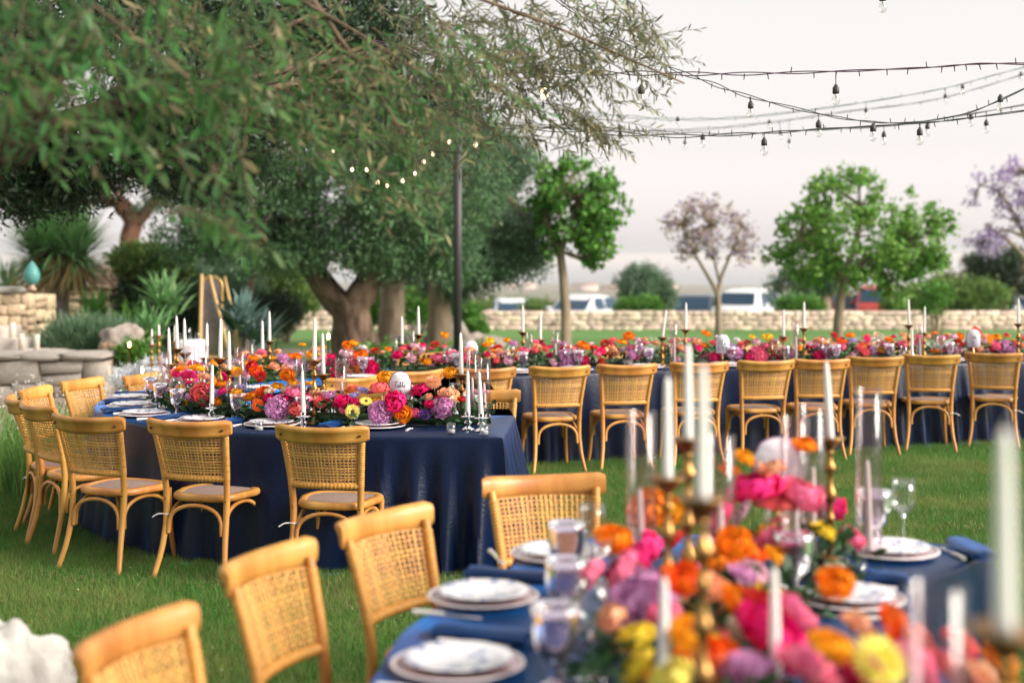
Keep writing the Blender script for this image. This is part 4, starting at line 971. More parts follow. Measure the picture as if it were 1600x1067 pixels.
def cl_at(px, lo, hi):
    """point of the centre line (index range) seen at photo column px"""
    seg = CL[lo:hi]; cx = CX + FPX * seg[:, 0] / seg[:, 1]; i = int(np.argmin(np.abs(cx - px))); return lo + i
IM = int(np.argmin(CL[:, 0]))                        # index where the table turns back
for px, lb in ((842, 'far side chair of the rear table glimpsed between the left candle pair'), (1455, 'far side chair of the rear table glimpsed right of the tall candle pair'), (690, 'far side chair of the rear table behind the pink flowers, mostly hidden'),
               (1010, 'far side chair of the rear table left of the leaning candle'), (1235, 'far side chair of the rear table behind the candle pair in the middle'), (1330, 'far side chair of the rear table behind orange and lilac flowers')):
    i = cl_at(px, IM, len(CL)); p = CL[i] - CLN[i] * 0 ; nrm = -CLN[i] if (-CLN[i])[1] > 0 else CLN[i]
    q = CL[i] + nrm * (HALF + .12); br = math.degrees(math.atan2(-nrm[0], -nrm[1]))
    chair(CX + FPX * q[0] / q[1], 0, br, lb, Gr, None, reard=q[1])
CH_F = [chair(205, 985, 106, 'nearest blurred chair at the bottom left, cut off by the frame', Gf), chair(415, 868, 112, 'second blurred chair from the left, in front of the dark cloth', Gf),
        chair(595, 806, 122, 'third blurred chair from the left, before the folds of the dark cloth', Gf), chair(848, 747, 166, 'fourth blurred chair, at the far end of the front table', Gf)]
# ================================================================ tableware
M_plate = mat('white china with faint blue sprigs', (.80, .79, .82), .22, coat=.4)
def china():
    m = M_plate; N, L = m.node_tree.nodes, m.node_tree.links; b = N['Principled BSDF']
    t = N.new('ShaderNodeTexCoord'); v = N.new('ShaderNodeTexVoronoi'); v.inputs['Scale'].default_value = 19; n = N.new('ShaderNodeTexNoise'); n.inputs['Scale'].default_value = 95; n.inputs['Detail'].default_value = 4
    L.new(t.outputs['Object'], v.inputs['Vector']); L.new(t.outputs['Object'], n.inputs['Vector'])
    a = N.new('ShaderNodeMapRange'); a.inputs[1].default_value = .44; a.inputs[2].default_value = .54; L.new(n.outputs['Fac'], a.inputs[0])
    c = N.new('ShaderNodeMapRange'); c.inputs[1].default_value = .42; c.inputs[2].default_value = .30; L.new(v.outputs['Distance'], c.inputs[0])
    mu = N.new('ShaderNodeMath'); mu.operation = 'MULTIPLY'; L.new(a.outputs[0], mu.inputs[0]); L.new(c.outputs[0], mu.inputs[1])
    mx = N.new('ShaderNodeMix'); mx.data_type = 'RGBA'; L.new(mu.outputs[0], mx.inputs[0]); mx.inputs[6].default_value = (.80, .79, .82, 1); mx.inputs[7].default_value = (.07, .13, .40, 1); L.new(mx.outputs[2], b.inputs['Base Color'])
china()
M_charger = mat('mauve glass charger', (.42, .24, .25), .18, coat=.6); M_rim = mat('pale beaded rim', (.78, .70, .71), .3, coat=.4)
M_silver = mat('polished silver', (.75, .75, .76), .2, metal=1.); M_pearl = mat('pearl handle', (.78, .75, .72), .3, coat=.5)
M_napkin = cloth_mat('navy velvet napkin', (.006, .030, .11), (.025, .22, .80))
M_brass = mat('antique brass', (.38, .215, .07), .36, metal=.9, color2=(.22, .11, .035), scale=28, bump=.15, bscale=40)
M_gold = mat('bright gold metal', (.80, .55, .20), .25, metal=1.)
M_wax = mat('white taper wax', (.80, .775, .75), .45, transl=.15)
M_wick = mat('candle wick', (.55, .50, .46), .9)
TG = thin_glass('clear thin glass', (.97, .98, .98), .03, .45)
TGs = thin_glass('smoke rose cylinder glass', (.95, .91, .92), .02, .30)
M_crystal = mat('clear cut crystal', (.97, .97, 1), .03, trans=1., ior=1.5)
M_gob = mat('lilac pressed glass', (.80, .70, .84), .06, trans=.96, ior=1.46)
def make_plate():
    o = MB().lathe([(0, .004), (.085, .004), (.10, .010), (.132, .018), (.136, .021), (.133, .023), (.10, .014), (.085, .008), (0, .008)], 48, ripple=.010, nr=12).build('dinner_plate', M_plate); return o
def make_charger():
    o = MB().lathe([(0, .002), (.10, .002), (.150, .010), (.160, .014), (.150, .015), (.10, .008), (0, .008)], 48).build('charger_plate', M_charger)
    MB().lathe([(.157, .0125), (.166, .0145), (.168, .018), (.163, .0205), (.157, .0165), (.157, .0125)], 64, ripple=.008, nr=32).build('rim', M_rim, o); return o
def make_goblet():
    o = MB().lathe([(0, 0), (.036, 0), (.037, .004), (.014, .012), (.010, .022), (.015, .030), (.010, .040), (.020, .052), (.036, .072), (.0425, .10), (.044, .135), (.045, .152), (.0415, .152), (.040, .12), (.036, .085), (.02, .062), (0, .058)], 36, ripple=.028, nr=12).build('goblet', M_gob); return o
def make_wine():
    t = thing('wine_glass', '', 'glass')
    MB().lathe([(.004, .095), (.012, .102), (.034, .122), (.0425, .140), (.040, .175), (.034, .215), (.0325, .215), (.0385, .175), (.041, .141), (.033, .124), (0, .104)], 24).build('bowl', TG, t)
    MB().lathe([(0, 0), (.037, 0), (.037, .002), (.008, .008), (.0045, .02), (.004, .08), (.008, .102), (0, .104)], 20).build('stem', M_crystal, t); return t
def make_knife():
    t = thing('knife', '', 'knife'); MB().box((0, .055, .003), (.008, .055, .0012)).build('blade', M_silver, t, False)
    MB().tube([(0, -.005, .005), (0, -.05, .006), (0, -.10, .005)], [.0055, .007, .008], 8).build('handle', M_pearl, t); return t
def make_fork():
    t = thing('fork', '', 'fork'); b = MB(); b.tube([(0, -.005, .004), (0, .04, .004), (0, .055, .004)], [.003, .003, .009], 6)
    for k in (-1.5, -.5, .5, 1.5): b.tube([(k * .0045, .05, .004), (k * .0045, .08, .006), (k * .0045, .10, .004)], .0013, 4)
    b.build('tines', M_silver, t); MB().tube([(0, -.005, .005), (0, -.05, .006), (0, -.10, .005)], [.0055, .007, .008], 8).build('handle', M_pearl, t); return t
def make_napkin():
    b = MB(); G = []
    for i in range(13):
        u = i / 12; row = []
        for j in range(13):
            a = 2 * math.pi * j / 12; r = 1 + .12 * math.sin(u * 6 + a * 2)
            row.append((math.cos(a) * .052 * r * (.9 + .15 * math.sin(u * 3.1)), -.13 + .26 * u + .006 * math.sin(a * 3), max(.001, .017 + math.sin(a) * .017 * r + .003 * noise.noise(Vector((u * 4, a, 1))))))
        G.append(row)
    b.grid(G)
    for k in (0, 12): c = np.mean(G[k], 0); idx = np.arange(12); b.add(np.vstack([G[k][:12], c[None]]), T=np.stack([idx, (idx + 1) % 12, np.full(12, 12)], -1))
    return b.build('napkin', M_napkin)
def make_candle():
    o = MB().lathe([(0, 0), (.0138, 0), (.0142, .02), (.0118, .16), (.0085, .245), (.006, .258), (0, .262)], 16).build('taper_candle', M_wax)
    MB().tube([(0, 0, .258), (.001, 0, .266), (.004, 0, .272)], .0015, 5).build('wick', M_wick, o); return o
def make_crystal():
    return MB().lathe([(0, 0), (.040, 0), (.042, .006), (.030, .014), (.012, .022), (.022, .034), (.026, .046), (.012, .058), (.020, .068), (.036, .074), (.044, .078), (.044, .082), (.020, .084), (.014, .088), (.018, .104), (.0135, .106), (.012, .088), (0, .086)], 12).build('crystal_candle_holder', M_crystal)
def make_votive():
    t = thing('votive_glass', '', 'votive'); MB().lathe([(0, .001), (.025, .001), (.028, .064), (.0265, .064), (.0235, .006), (0, .006)], 18).build('cup', TG, t); MB().lathe([(0, .007), (.0225, .007), (.023, .026), (0, .028)], 14).build('wax', M_wax, t); return t
def make_cyl(h, r):
    return MB().lathe([(0, .001), (r, .001), (r, h), (r - .002, h + .001), (r - .003, h), (r - .003, .006), (0, .006)], 22).build('glass_cylinder', TGs)
STK = {}
def make_stick(h):
    """turned brass candlestick, cup on top, height h"""
    t = thing('candlestick', '', 'candlestick'); b = MB(); base = [(0, 0), (.045, 0), (.047, .006), (.040, .014), (.020, .026), (.012, .04)]
    body = []; z = .04; k = 0; top = h - .05
    while z < top - .02:
        seg = min((.085, .06, .10)[k % 3], top - z); r = (.021, .017, .024)[k % 3]
        body += [(.010, z + seg * .08), (r * .8, z + seg * .2), (r, z + seg * .34), (r * .75, z + seg * .5), (.010, z + seg * .68), (.0085, z + seg * .9)]; z += seg; k += 1
    b.lathe(base + body + [(.009, top), (.014, top + .006), (.010, top + .012)], 18).build('stem', M_brass, t)
    MB().lathe([(.009, h - .04), (.022, h - .026), (.039, h - .008), (.049, h), (.0495, h + .004), (.043, h + .004), (.030, h - .004), (.014, h - .006), (0, h - .006)], 20).build('drip_cup', M_brass, t)
    return proto(t)
PL, PG, PGo, PW, PK, PF, PN, PC, PX, PV = [proto(f()) for f in (make_plate, make_charger, make_goblet, make_wine, make_knife, make_fork, make_napkin, make_candle, make_crystal, make_votive)]

def setting(c, n, where, grp, full=True, flip=1, gl=None, gs=1.13):
    """c plate centre (x,y); n unit vector from the table's middle line to the guest"""
    n = Vector((n[0], n[1])).normalized(); t = Vector((-n.y, n.x)) * flip; c = Vector((c[0], c[1])); rz = math.atan2(-n.x, n.y); z = TZ + .0015
    J = lambda a: a + rnd.uniform(-.012, .012)
    PG.place((c.x, c.y, z), rnd.uniform(0, 6), 'mauve charger with pale rim ' + where, 'charger plate', 'charger plates ' + grp)
    PL.place((c.x, c.y, z + .0125), rnd.uniform(0, 6), 'white sprigged plate ' + where, 'plate', 'plates ' + grp)
    q = c - n * J(.175) + t * J(.125) if gl is None else Vector(gl[0]); PGo.place((q.x, q.y, z), 0, 'lilac pressed goblet ' + where, 'goblet', 'goblets ' + grp, sc=gs)
    q = c - n * J(.21) + t * J(.035) if gl is None else Vector(gl[1]); PW.place((q.x, q.y, z), 0, 'clear wine glass ' + where, 'wine glass', 'wine glasses ' + grp, sc=1.12)
    q = c + t * J(.205) + n * .03; PK.place((q.x, q.y, z), rz + math.pi + rnd.uniform(-.06, .06), 'pearl handled knife ' + where, 'knife', 'knives ' + grp)
    q = c - t * J(.20) + n * .03; PF.place((q.x, q.y, z), rz + math.pi + rnd.uniform(-.06, .06), 'pearl handled fork ' + where, 'fork', 'forks ' + grp)
    if full:
        q = c - t * J(.285) + n * .03; PN.place((q.x, q.y, z), rz + rnd.uniform(-.15, .15), 'folded navy napkin ' + where, 'napkin', 'napkins ' + grp)
ORD = ['first', 'second', 'third', 'fourth', 'fifth', 'sixth', 'seventh', 'eighth', 'ninth', 'tenth', 'eleventh', 'twelfth']
def nearest(c):
    i = int(np.argmin(np.linalg.norm(CL - np.array([c[0], c[1]]), axis=1))); v = np.array([c[0], c[1]]) - CL[i]; return i, v / (np.linalg.norm(v) + 1e-9)
for k, (px, py) in enumerate(((590, 668.5), (424, 666), (316, 660), (225, 650), (206, 637), (202, 625))):
    c = at(px, py, TZ); i, n = nearest(c); setting(c, n, 'at the %s place from right, outer side of middle table' % ORD[k], 'of the middle table')
for k, (i0, wh) in enumerate(((9, 'at the far side place nearest the middle table corner'), (34, 'at the far side place behind the middle table sign'))):
    i = i0; n = CLN[i] if CLN[i][1] > 0 else -CLN[i]; c = CL[i] + n * (HALF - .18); setting(c, n, wh, 'of the middle table', True, -1)
for k, (p, f) in enumerate(CH_R):
    i, n = nearest(p); c = CL[i] + n * (HALF - .19); setting(c, n, 'before the %s rear table chair from left' % ORD[k], 'of the rear table', k % 2 == 0)
for k, (px, py, n, wh) in enumerate(((873, 871, (-.2, 1), 'at the far end of the front table'), (755, 938, (-.92, .35), 'by the third blurred chair of the front table'), (715, 1045, (-.95, .3), 'nearest the bottom edge, left side of front table'),
                                     (1390, 866, (.15, -1), 'at the right corner of the front table'), (1325, 941, (.9, -.3), 'on the right side of the front table'))):
    c = at(px, py, TZ); setting(c, n, wh, 'of the front table', True, -1 if k > 2 else 1, gl=((at(885, 915, TZ)[:2], at(925, 905, TZ)[:2]), (at(885, 985, TZ)[:2], at(935, 975, TZ)[:2]), (at(868, 1075, TZ)[:2], at(925, 1060, TZ)[:2]), (at(1366, 853, TZ)[:2], at(1411, 854, TZ)[:2]), (at(1240, 935, TZ)[:2], at(1215, 915, TZ)[:2]))[k], gs=1.3)

# candles: (column, cup row, candle top row, description); distance follows from the candle's own length
def candle_on_stick(px, cup, top, lb, dd=None, lean=0.):
    d = dd or .262 * FPX / (cup - top); p = atd(px, cup, d); h = max(.14, p.z - TZ - .0015); hk = round(h / .05) * .05
    if hk not in STK: STK[hk] = make_stick(hk)
    P = STK[hk]; P.place((p.x, d, TZ + .0015), rnd.uniform(0, 6), 'turned brass candlestick ' + lb, 'candlestick', 'brass candlesticks', sc=(1, 1, h / hk))
    PC.place((p.x, d, TZ + .0015 + h - .006 * h / hk + .0005), 0, 'white taper candle ' + lb, 'candle', 'taper candles', tilt=(0, lean)); return d
for a in ((277, 545, 493, 'leftmost of the tall touching pair at the left bend', 11.1), (289, 552, 496, 'second of the tall touching pair at the left bend', 10.5), (265, 569, 511, 'low one left of the touching pair', 10.0),
          (344, 560, 496, 'tall one rising above the orange flowers left of the middle', 9.15), (358, 578, 517, 'lower one right beside the tall left candle', 9.4), (323, 560, 506, 'behind the coral peony, between two glass cylinders', 10.4),
          (410, 549, 500, 'shorter of the pair in front of the gravel path', 11.9), (421, 533, 486, 'taller of the pair in front of the gravel path', 12.3), (491, 563, 496, 'tall one below the forked tree trunk', 8.72), (505, 585, 520, 'lower one beside the tall candle under the trunk', 8.9),
          (628, 538, 494, 'shorter of the pair left of the black pole', 13.0), (654, 523, 478, 'taller of the pair left of the black pole', 12.75), (721, 585, 519, 'at the right end of the middle table', 8.72),
          (817, 519, 477, 'taller of the rear pair left of the straight green trunk', 13.35), (844, 531, 489, 'shorter of the rear pair left of the straight green trunk', 13.1), (1035, 527, 486, 'leaning one of the rear pair by the sparse tree', 13.3), (1071, 515, 474, 'upright one of the rear pair by the sparse tree', 13.5),
          (1224, 526, 485, 'shorter of the rear pair under the bright green tree', 13.6), (1256, 513, 472, 'taller of the rear pair under the bright green tree', 13.8), (1420, 508, 470, 'taller of the rear pair before the hedge', 14.0), (1444, 520, 481, 'shorter of the rear pair before the hedge', 13.9), (1591, 506, 468, 'at the right edge of the rear table', 14.2)):
    candle_on_stick(*a, lean=.13 if a[0] == 1035 else rnd.uniform(-.025, .025))
for a in ((1043, 747, 584, 'leftmost of the big blurred front trio', 3.62), (1075, 686, 530, 'highest reaching of the big blurred front trio', 3.85), (1098, 779, 552, 'rightmost and nearest of the big blurred front trio', 2.72),
          (1297, 685, 558, 'leaning one above the pink peony', 4.75), (1570, 985, 655, 'huge blurred one at the right edge', 1.80)):
    candle_on_stick(*a, lean=-.05 if a[0] == 1297 else 0)
# crystal holders with tapers, glass cylinders with tapers, votives
def crystal(px, py, lb, d):
    p = atd(px, py, d); PX.place((p.x, d, TZ + .0015), 0, 'crystal candle holder ' + lb, 'candle holder', 'crystal candle holders'); PC.place((p.x, d, TZ + .0015 + .0885), 0, 'taper candle in crystal holder ' + lb, 'candle', 'taper candles', tilt=(0, rnd.uniform(-.03, .03) if px != 752 else -.05))
for px, lb, d in ((731, 'left of the blue corner pair', 8.42), (752, 'right of the blue corner pair', 8.34), (474, 'between the lilac and the magenta peonies', 8.42), (331, 'before the coral peony at the left bend', 8.9), (1211, 'in the middle of the front table', 3.1), (1037, 'on the left of the front flowers', 3.0), (1425, 'behind the second rear chair from right', 13.5)):
    crystal(px, 600, lb, d)
CYL = {}
def cylinder(px, top, d, lb, candle=True, r=.038):
    p = atd(px, top, d); h = p.z - TZ; hk = round(h / .06) * .06
    key = (round(hk, 2), r)
    if key not in CYL: CYL[key] = proto(make_cyl(hk, r))
    CYL[key].place((p.x, d, TZ + .0015), 0, 'tall clear glass cylinder ' + lb, 'glass cylinder', 'glass candle cylinders', sc=(1, 1, h / hk))
    if candle: PC.place((p.x + .003, d, TZ + .008), 0, 'white taper candle inside the glass cylinder ' + lb, 'candle', 'taper candles', tilt=(0, rnd.uniform(-.03, .03)), sc=(1, 1, min(1.25, .62 * h / .262)))
for a in ((257, 550, 9.9, 'at the far left of the bend'), (297, 541, 9.8, 'right of the touching candle pair'), (318, 541, 9.6, 'behind the coral peony'), (375, 544, 9.2, 'right of the tall left candle'), (391, 531, 11.5, 'tallest one before the gravel path'), (468, 562, 8.85, 'left of the candle under the trunk'), (533, 560, 8.8, 'above the magenta peonies of the middle table'),
          (643, 510, 12.6, 'between the candle pair left of the pole'), (616, 523, 12.5, 'left of the candle pair by the pole'), (738, 548, 8.72, 'at the middle table right end, left one'), (757, 560, 8.62, 'at the middle table right end, right one'),
          (827, 520, 13.2, 'right of the first rear candle'), (868, 515, 13.0, 'before the straight green trunk'), (1053, 502, 13.3, 'between the rear pair by the sparse tree'), (1243, 502, 13.6, 'between the rear pair under the green tree'), (1437, 507, 13.9, 'between the rear pair before the hedge'), (1412, 540, 13.8, 'left of the rear pair before the hedge')):
    cylinder(*a)
for a in ((1002, 642, 4.25, 'leftmost of the blurred front ones'), (1241, 651, 4.55, 'shorter of the joined front pair'), (1268, 633, 4.7, 'taller of the joined front pair'), (1357, 607, 4.85, 'with a taper standing over the front wine glass'), (1125, 680, 4.2, 'behind the big front candle trio'), (1462, 915, 2.15, 'nearest the camera over the blue cloth')):
    cylinder(*a, r=.046)
for px, d, lb in ((705, 8.22, 'right of the purple flowers at the corner'), (757, 8.16, 'below the right crystal holder'), (405, 8.35, 'under the orange gerbera'), (1340, 4.5, 'beside the peony leaves of the front table')):
    PV.place(((px - CX) / FPX * d, d, TZ + .0015), 0, 'small votive glass ' + lb, 'votive', 'small votive glasses')
for px, d, lb in ((200, 9.85, 'leftmost, near the far plates'), (215, 9.6, 'beside the goblets at the bend')):
    pass
# table number cards
def number_card(px, py, d, rz, label, text=True, h=.185, w=.135):
    p = atd(px, py, d); t = thing('table_number_card', label, 'card', (p.x, d, TZ + .0015), rz, 'arched table number cards'); zb = p.z - TZ - h
    def outl(w_, h_, y):
        pts = [(-w_ / 2, y, 0), (w_ / 2, y, 0), (w_ / 2, y, h_ * .70)]
        for k in range(13):
            a = math.pi * k / 12; pts.append((math.cos(a) * w_ * .42, y, h_ * .78 + math.sin(a) * h_ * .22))
        return pts + [(-w_ / 2, y, h_ * .70)]
    def slab(nm, w_, h_, y0, y1, m, z0):
        a, b2 = outl(w_, h_, y0), outl(w_, h_, y1); n = len(a); b = MB(); V = np.array(a + b2) + np.array([0, 0, z0]); idx = np.arange(n)
        c1, c2 = V[:n].mean(0), V[n:].mean(0); b.add(np.vstack([V, c1[None], c2[None]]), Q=np.stack([idx, (idx + 1) % n, (idx + 1) % n + n, idx + n], -1), T=np.vstack([np.stack([(idx + 1) % n, idx, np.full(n, 2 * n)], -1), np.stack([idx + n, (idx + 1) % n + n, np.full(n, 2 * n + 1)], -1)]))
        return b.build(nm, m, t, False)
    slab('border', w, h, -.0015, .0015, mat('plum card border', (.16, .07, .16), .6), zb); slab('card', w * .93, h * .965, -.003, .003, mat('lilac white floral card', (.78, .75, .78), .6, color2=(.62, .60, .70), scale=30, detail=5), zb + h * .012)
    MB().box((0, .0, zb / 2 - .0), (.004, .003, max(.01, zb / 2))).build('stand', M_gold, t, False)
    if text:
        S = [[(0, 1.25), (.45, 1.32), (.95, 1.25)], [(.5, 1.3), (.42, .7), (.38, .1), (.25, 0)],
             [(1.1, .45), (.85, .5), (.75, .2), (.9, .02), (1.12, .3), (1.15, .5), (1.12, .12), (1.28, .05)],
             [(1.28, .05), (1.55, .8), (1.62, 1.25), (1.5, 1.2), (1.45, .5), (1.5, .05), (1.75, .15), (1.75, .42), (1.5, .38)], [(1.75, .3), (2.1, .8), (2.2, 1.25), (2.08, 1.2), (2.02, .5), (2.1, .05), (2.3, .12)],
             [(2.3, .12), (2.6, .42), (2.5, .55), (2.35, .3), (2.45, .03), (2.8, .15)]]
        b = MB()
        for s in S: b.tube(smooth_path([(-.036 + x * .026, -.0042, zb + h * .47 + y * .026) for x, y in s], 12), .0012, 4)
        b.tube(smooth_path([(-.012, -.0042, zb + h * .30), (0, -.0042, zb + h * .37), (.011, -.0042, zb + h * .33), (.0, -.0042, zb + h * .27), (-.010, -.0042, zb + h * .22), (.014, -.0042, zb + h * .215)], 14), .0013, 4)
        b.build('lettering', mat('dark ink', (.05, .03, .08), .6), t)
number_card(625, 580, 8.65, .03, 'arched white card reading Table above the hot pink peony', True)
number_card(736, 532, 12.9, .2, 'arched white number card on the rear table, behind the glass cylinders', True)
number_card(1129, 522, 13.45, -.1, 'arched white number card on the rear table right of the blurred candles', True)
number_card(1521, 514, 14.1, -.2, 'arched white number card beside the yellow flowers at far right', True)
number_card(1216, 682, 4.75, .25, 'large blurred arched card on the front table', False, .20, .19)
# ================================================================ flowers
PC_ = {'hot': (.90, .035, .24), 'coral': (.85, .16, .17), 'pink': (.90, .20, .36), 'pale': (.80, .50, .60), 'magenta': (.72, .010, .15), 'orange': (.90, .27, .012), 'tang': (.88, .13, .012), 'amber': (.90, .42, .02), 'yellow': (.90, .68, .06),
       'lemon': (.88, .78, .18), 'red': (.62, .02, .02), 'rust': (.60, .14, .04), 'lilac': (.76, .38, .66), 'lav': (.50, .42, .74), 'purple': (.22, .10, .40), 'peach': (.90, .46, .28), 'cream': (.82, .70, .52), 'white': (.82, .76, .76), 'dahlia': (.85, .26, .15)}
def pmat(c): v = PC_[c]; return mat('petal ' + c, v, .55, island=.16, hue=.012, transl=.30, spec=.25)
M_leafd = mat('dark bouquet leaf', (.022, .070, .022), .4, island=.4, hue=.02, transl=.2)
M_stemf = mat('flower stem', (.06, .12, .03), .6)
M_eye = mat('dark flower eye', (.06, .03, .02), .8); M_eyeo = mat('orange flower eye', (.35, .20, .03), .8)
def petals(layers, seed, m=4, k=4, flat=1.0):
    """cupped petals wrapped over a ball of radius 1: (count, radius, tip polar deg, base polar deg, half width rad, ruffle)"""
    rs = np.random.RandomState(seed); b = MB()
    for n, r, tip, base, hw, ruf in layers:
        a0 = rs.uniform(0, 6.28)
        for i in range(n):
            az = a0 + 2 * np.pi * i / n + rs.uniform(-.18, .18); tp = R(tip + rs.uniform(-9, 9)); bp = R(base); rr = r * rs.uniform(.94, 1.06); G = []; tl = rs.uniform(-.08, .10)
            for u in range(k):
                t = u / (k - 1); row = []
                for v in range(m):
                    s_ = -1 + 2 * v / (m - 1); w = hw * (math.sin(math.pi * (.12 + .80 * t)) ** .6)
                    th = bp + (tp - bp) * t + .10 * s_ * s_ * (1 if t > .5 else 0) + rs.uniform(-1, 1) * ruf * .25 * t
                    q = rr * (1 + tl * t + .06 * s_ * s_ + rs.uniform(-1, 1) * ruf * t) * (.35 + .65 * min(1, t * 1.8))
                    ph = az + s_ * w / max(.35, math.sin(max(.25, th)))
                    row.append((q * math.sin(th) * math.cos(ph), q * math.sin(th) * math.sin(ph), q * math.cos(th) * flat))
                G.append(row)
            b.grid(G)
    return b
F_ME = {}
def fm(kind, var):
    key = (kind, var)
    if key in F_ME: return F_ME[key]
    s = var * 17 + 3
    if kind == 'peony': b = petals([(5, .35, 12, 80, .5, .10), (7, .52, 18, 90, .5, .10), (8, .68, 26, 100, .48, .09), (9, .82, 38, 108, .46, .08), (9, .95, 52, 116, .45, .06), (8, 1.05, 70, 124, .5, .05)], s)
    elif kind == 'fringed': b = petals([(12, .45, 10, 70, .22, .16), (16, .62, 22, 80, .20, .16), (20, .80, 36, 90, .18, .15), (22, .95, 52, 100, .17, .12), (18, 1.05, 74, 112, .20, .10), (10, 1.15, 92, 120, .35, .05)], s, 3, 4)
    elif kind == 'rose': b = petals([(3, .22, 6, 70, .8, .02), (4, .38, 14, 85, .75, .03), (5, .56, 24, 95, .65, .03), (5, .76, 40, 105, .65, .03), (6, .95, 60, 115, .6, .03), (5, 1.08, 82, 122, .6, .03)], s)
    elif kind == 'ranunculus': b = petals([(5, .30, 8, 80, .6, .02), (7, .48, 18, 90, .5, .02), (9, .66, 30, 98, .45, .03), (10, .84, 48, 104, .42, .03), (10, 1.0, 68, 108, .42, .03)], s, flat=.95)
    elif kind == 'carnation': b = petals([(8, .4, 10, 80, .35, .18), (12, .6, 25, 90, .32, .18), (14, .8, 45, 95, .3, .18), (14, 1., 70, 105, .3, .15)], s, 4, 3)
    elif kind == 'dahlia':
        rs = np.random.RandomState(s); b = MB()
        for ring, (n, th, ln) in enumerate(((8, 12, .55), (12, 28, .72), (16, 44, .86), (20, 60, .96), (22, 76, 1.0), (20, 92, .98), (16, 108, .9))):
            for i in range(n):
                a = 2 * math.pi * (i + .5 * (ring % 2)) / n + rs.uniform(-.06, .06); t = R(th + rs.uniform(-4, 4)); d = np.array([math.sin(t) * math.cos(a), math.sin(t) * math.sin(a), math.cos(t)]); s_ = np.array([-math.sin(a), math.cos(a), 0]); up = np.cross(s_, d); L_ = ln * rs.uniform(.93, 1.05)
                b.add([d * L_ * .3, d * L_ * .7 + s_ * .085 - up * .03, d * L_, d * L_ * .7 - s_ * .085 - up * .03, d * L_ * .68 + up * .05], T=[[0, 1, 4], [1, 2, 4], [2, 3, 4], [3, 0, 4]])
    elif kind == 'gerbera':
        rs = np.random.RandomState(s); b = MB()
        for ring, (n, ln, zz) in enumerate(((18, 1.0, .0), (18, .9, .05), (14, .5, .10))):
            for i in range(n):
                a = 2 * math.pi * (i + .5 * ring) / n + rs.uniform(-.05, .05); d = np.array([math.cos(a), math.sin(a), 0]); s_ = np.array([-math.sin(a), math.cos(a), 0]); L_ = ln * rs.uniform(.92, 1.04); dz = rs.uniform(-.05, .08)
                b.add([d * .2 + [0, 0, zz], d * L_ * .7 + s_ * .12 + [0, 0, zz + .10 + dz], d * L_ + [0, 0, zz + .06 + dz], d * L_ * .7 - s_ * .12 + [0, 0, zz + .10 + dz]], Q=[[0, 1, 2, 3]])
    F_ME[key] = b.mesh('bloom_' + kind); return F_ME[key]
EYE_ME = MB().lathe([(0, .18), (.16, .16), (.24, .08), (.2, .0)], 12).mesh('flower_eye')
NAMEK = {'peony': 'peony', 'fringed': 'fringed_peony', 'rose': 'rose', 'ranunculus': 'ranunculus', 'carnation': 'carnation', 'dahlia': 'dahlia', 'gerbera': 'gerbera'}
def look_rot(d, roll):
    q = Vector(d).to_track_quat('Z', 'Y'); return (q.to_matrix().to_4x4() @ Matrix.Rotation(roll, 4, 'Z')).to_euler()
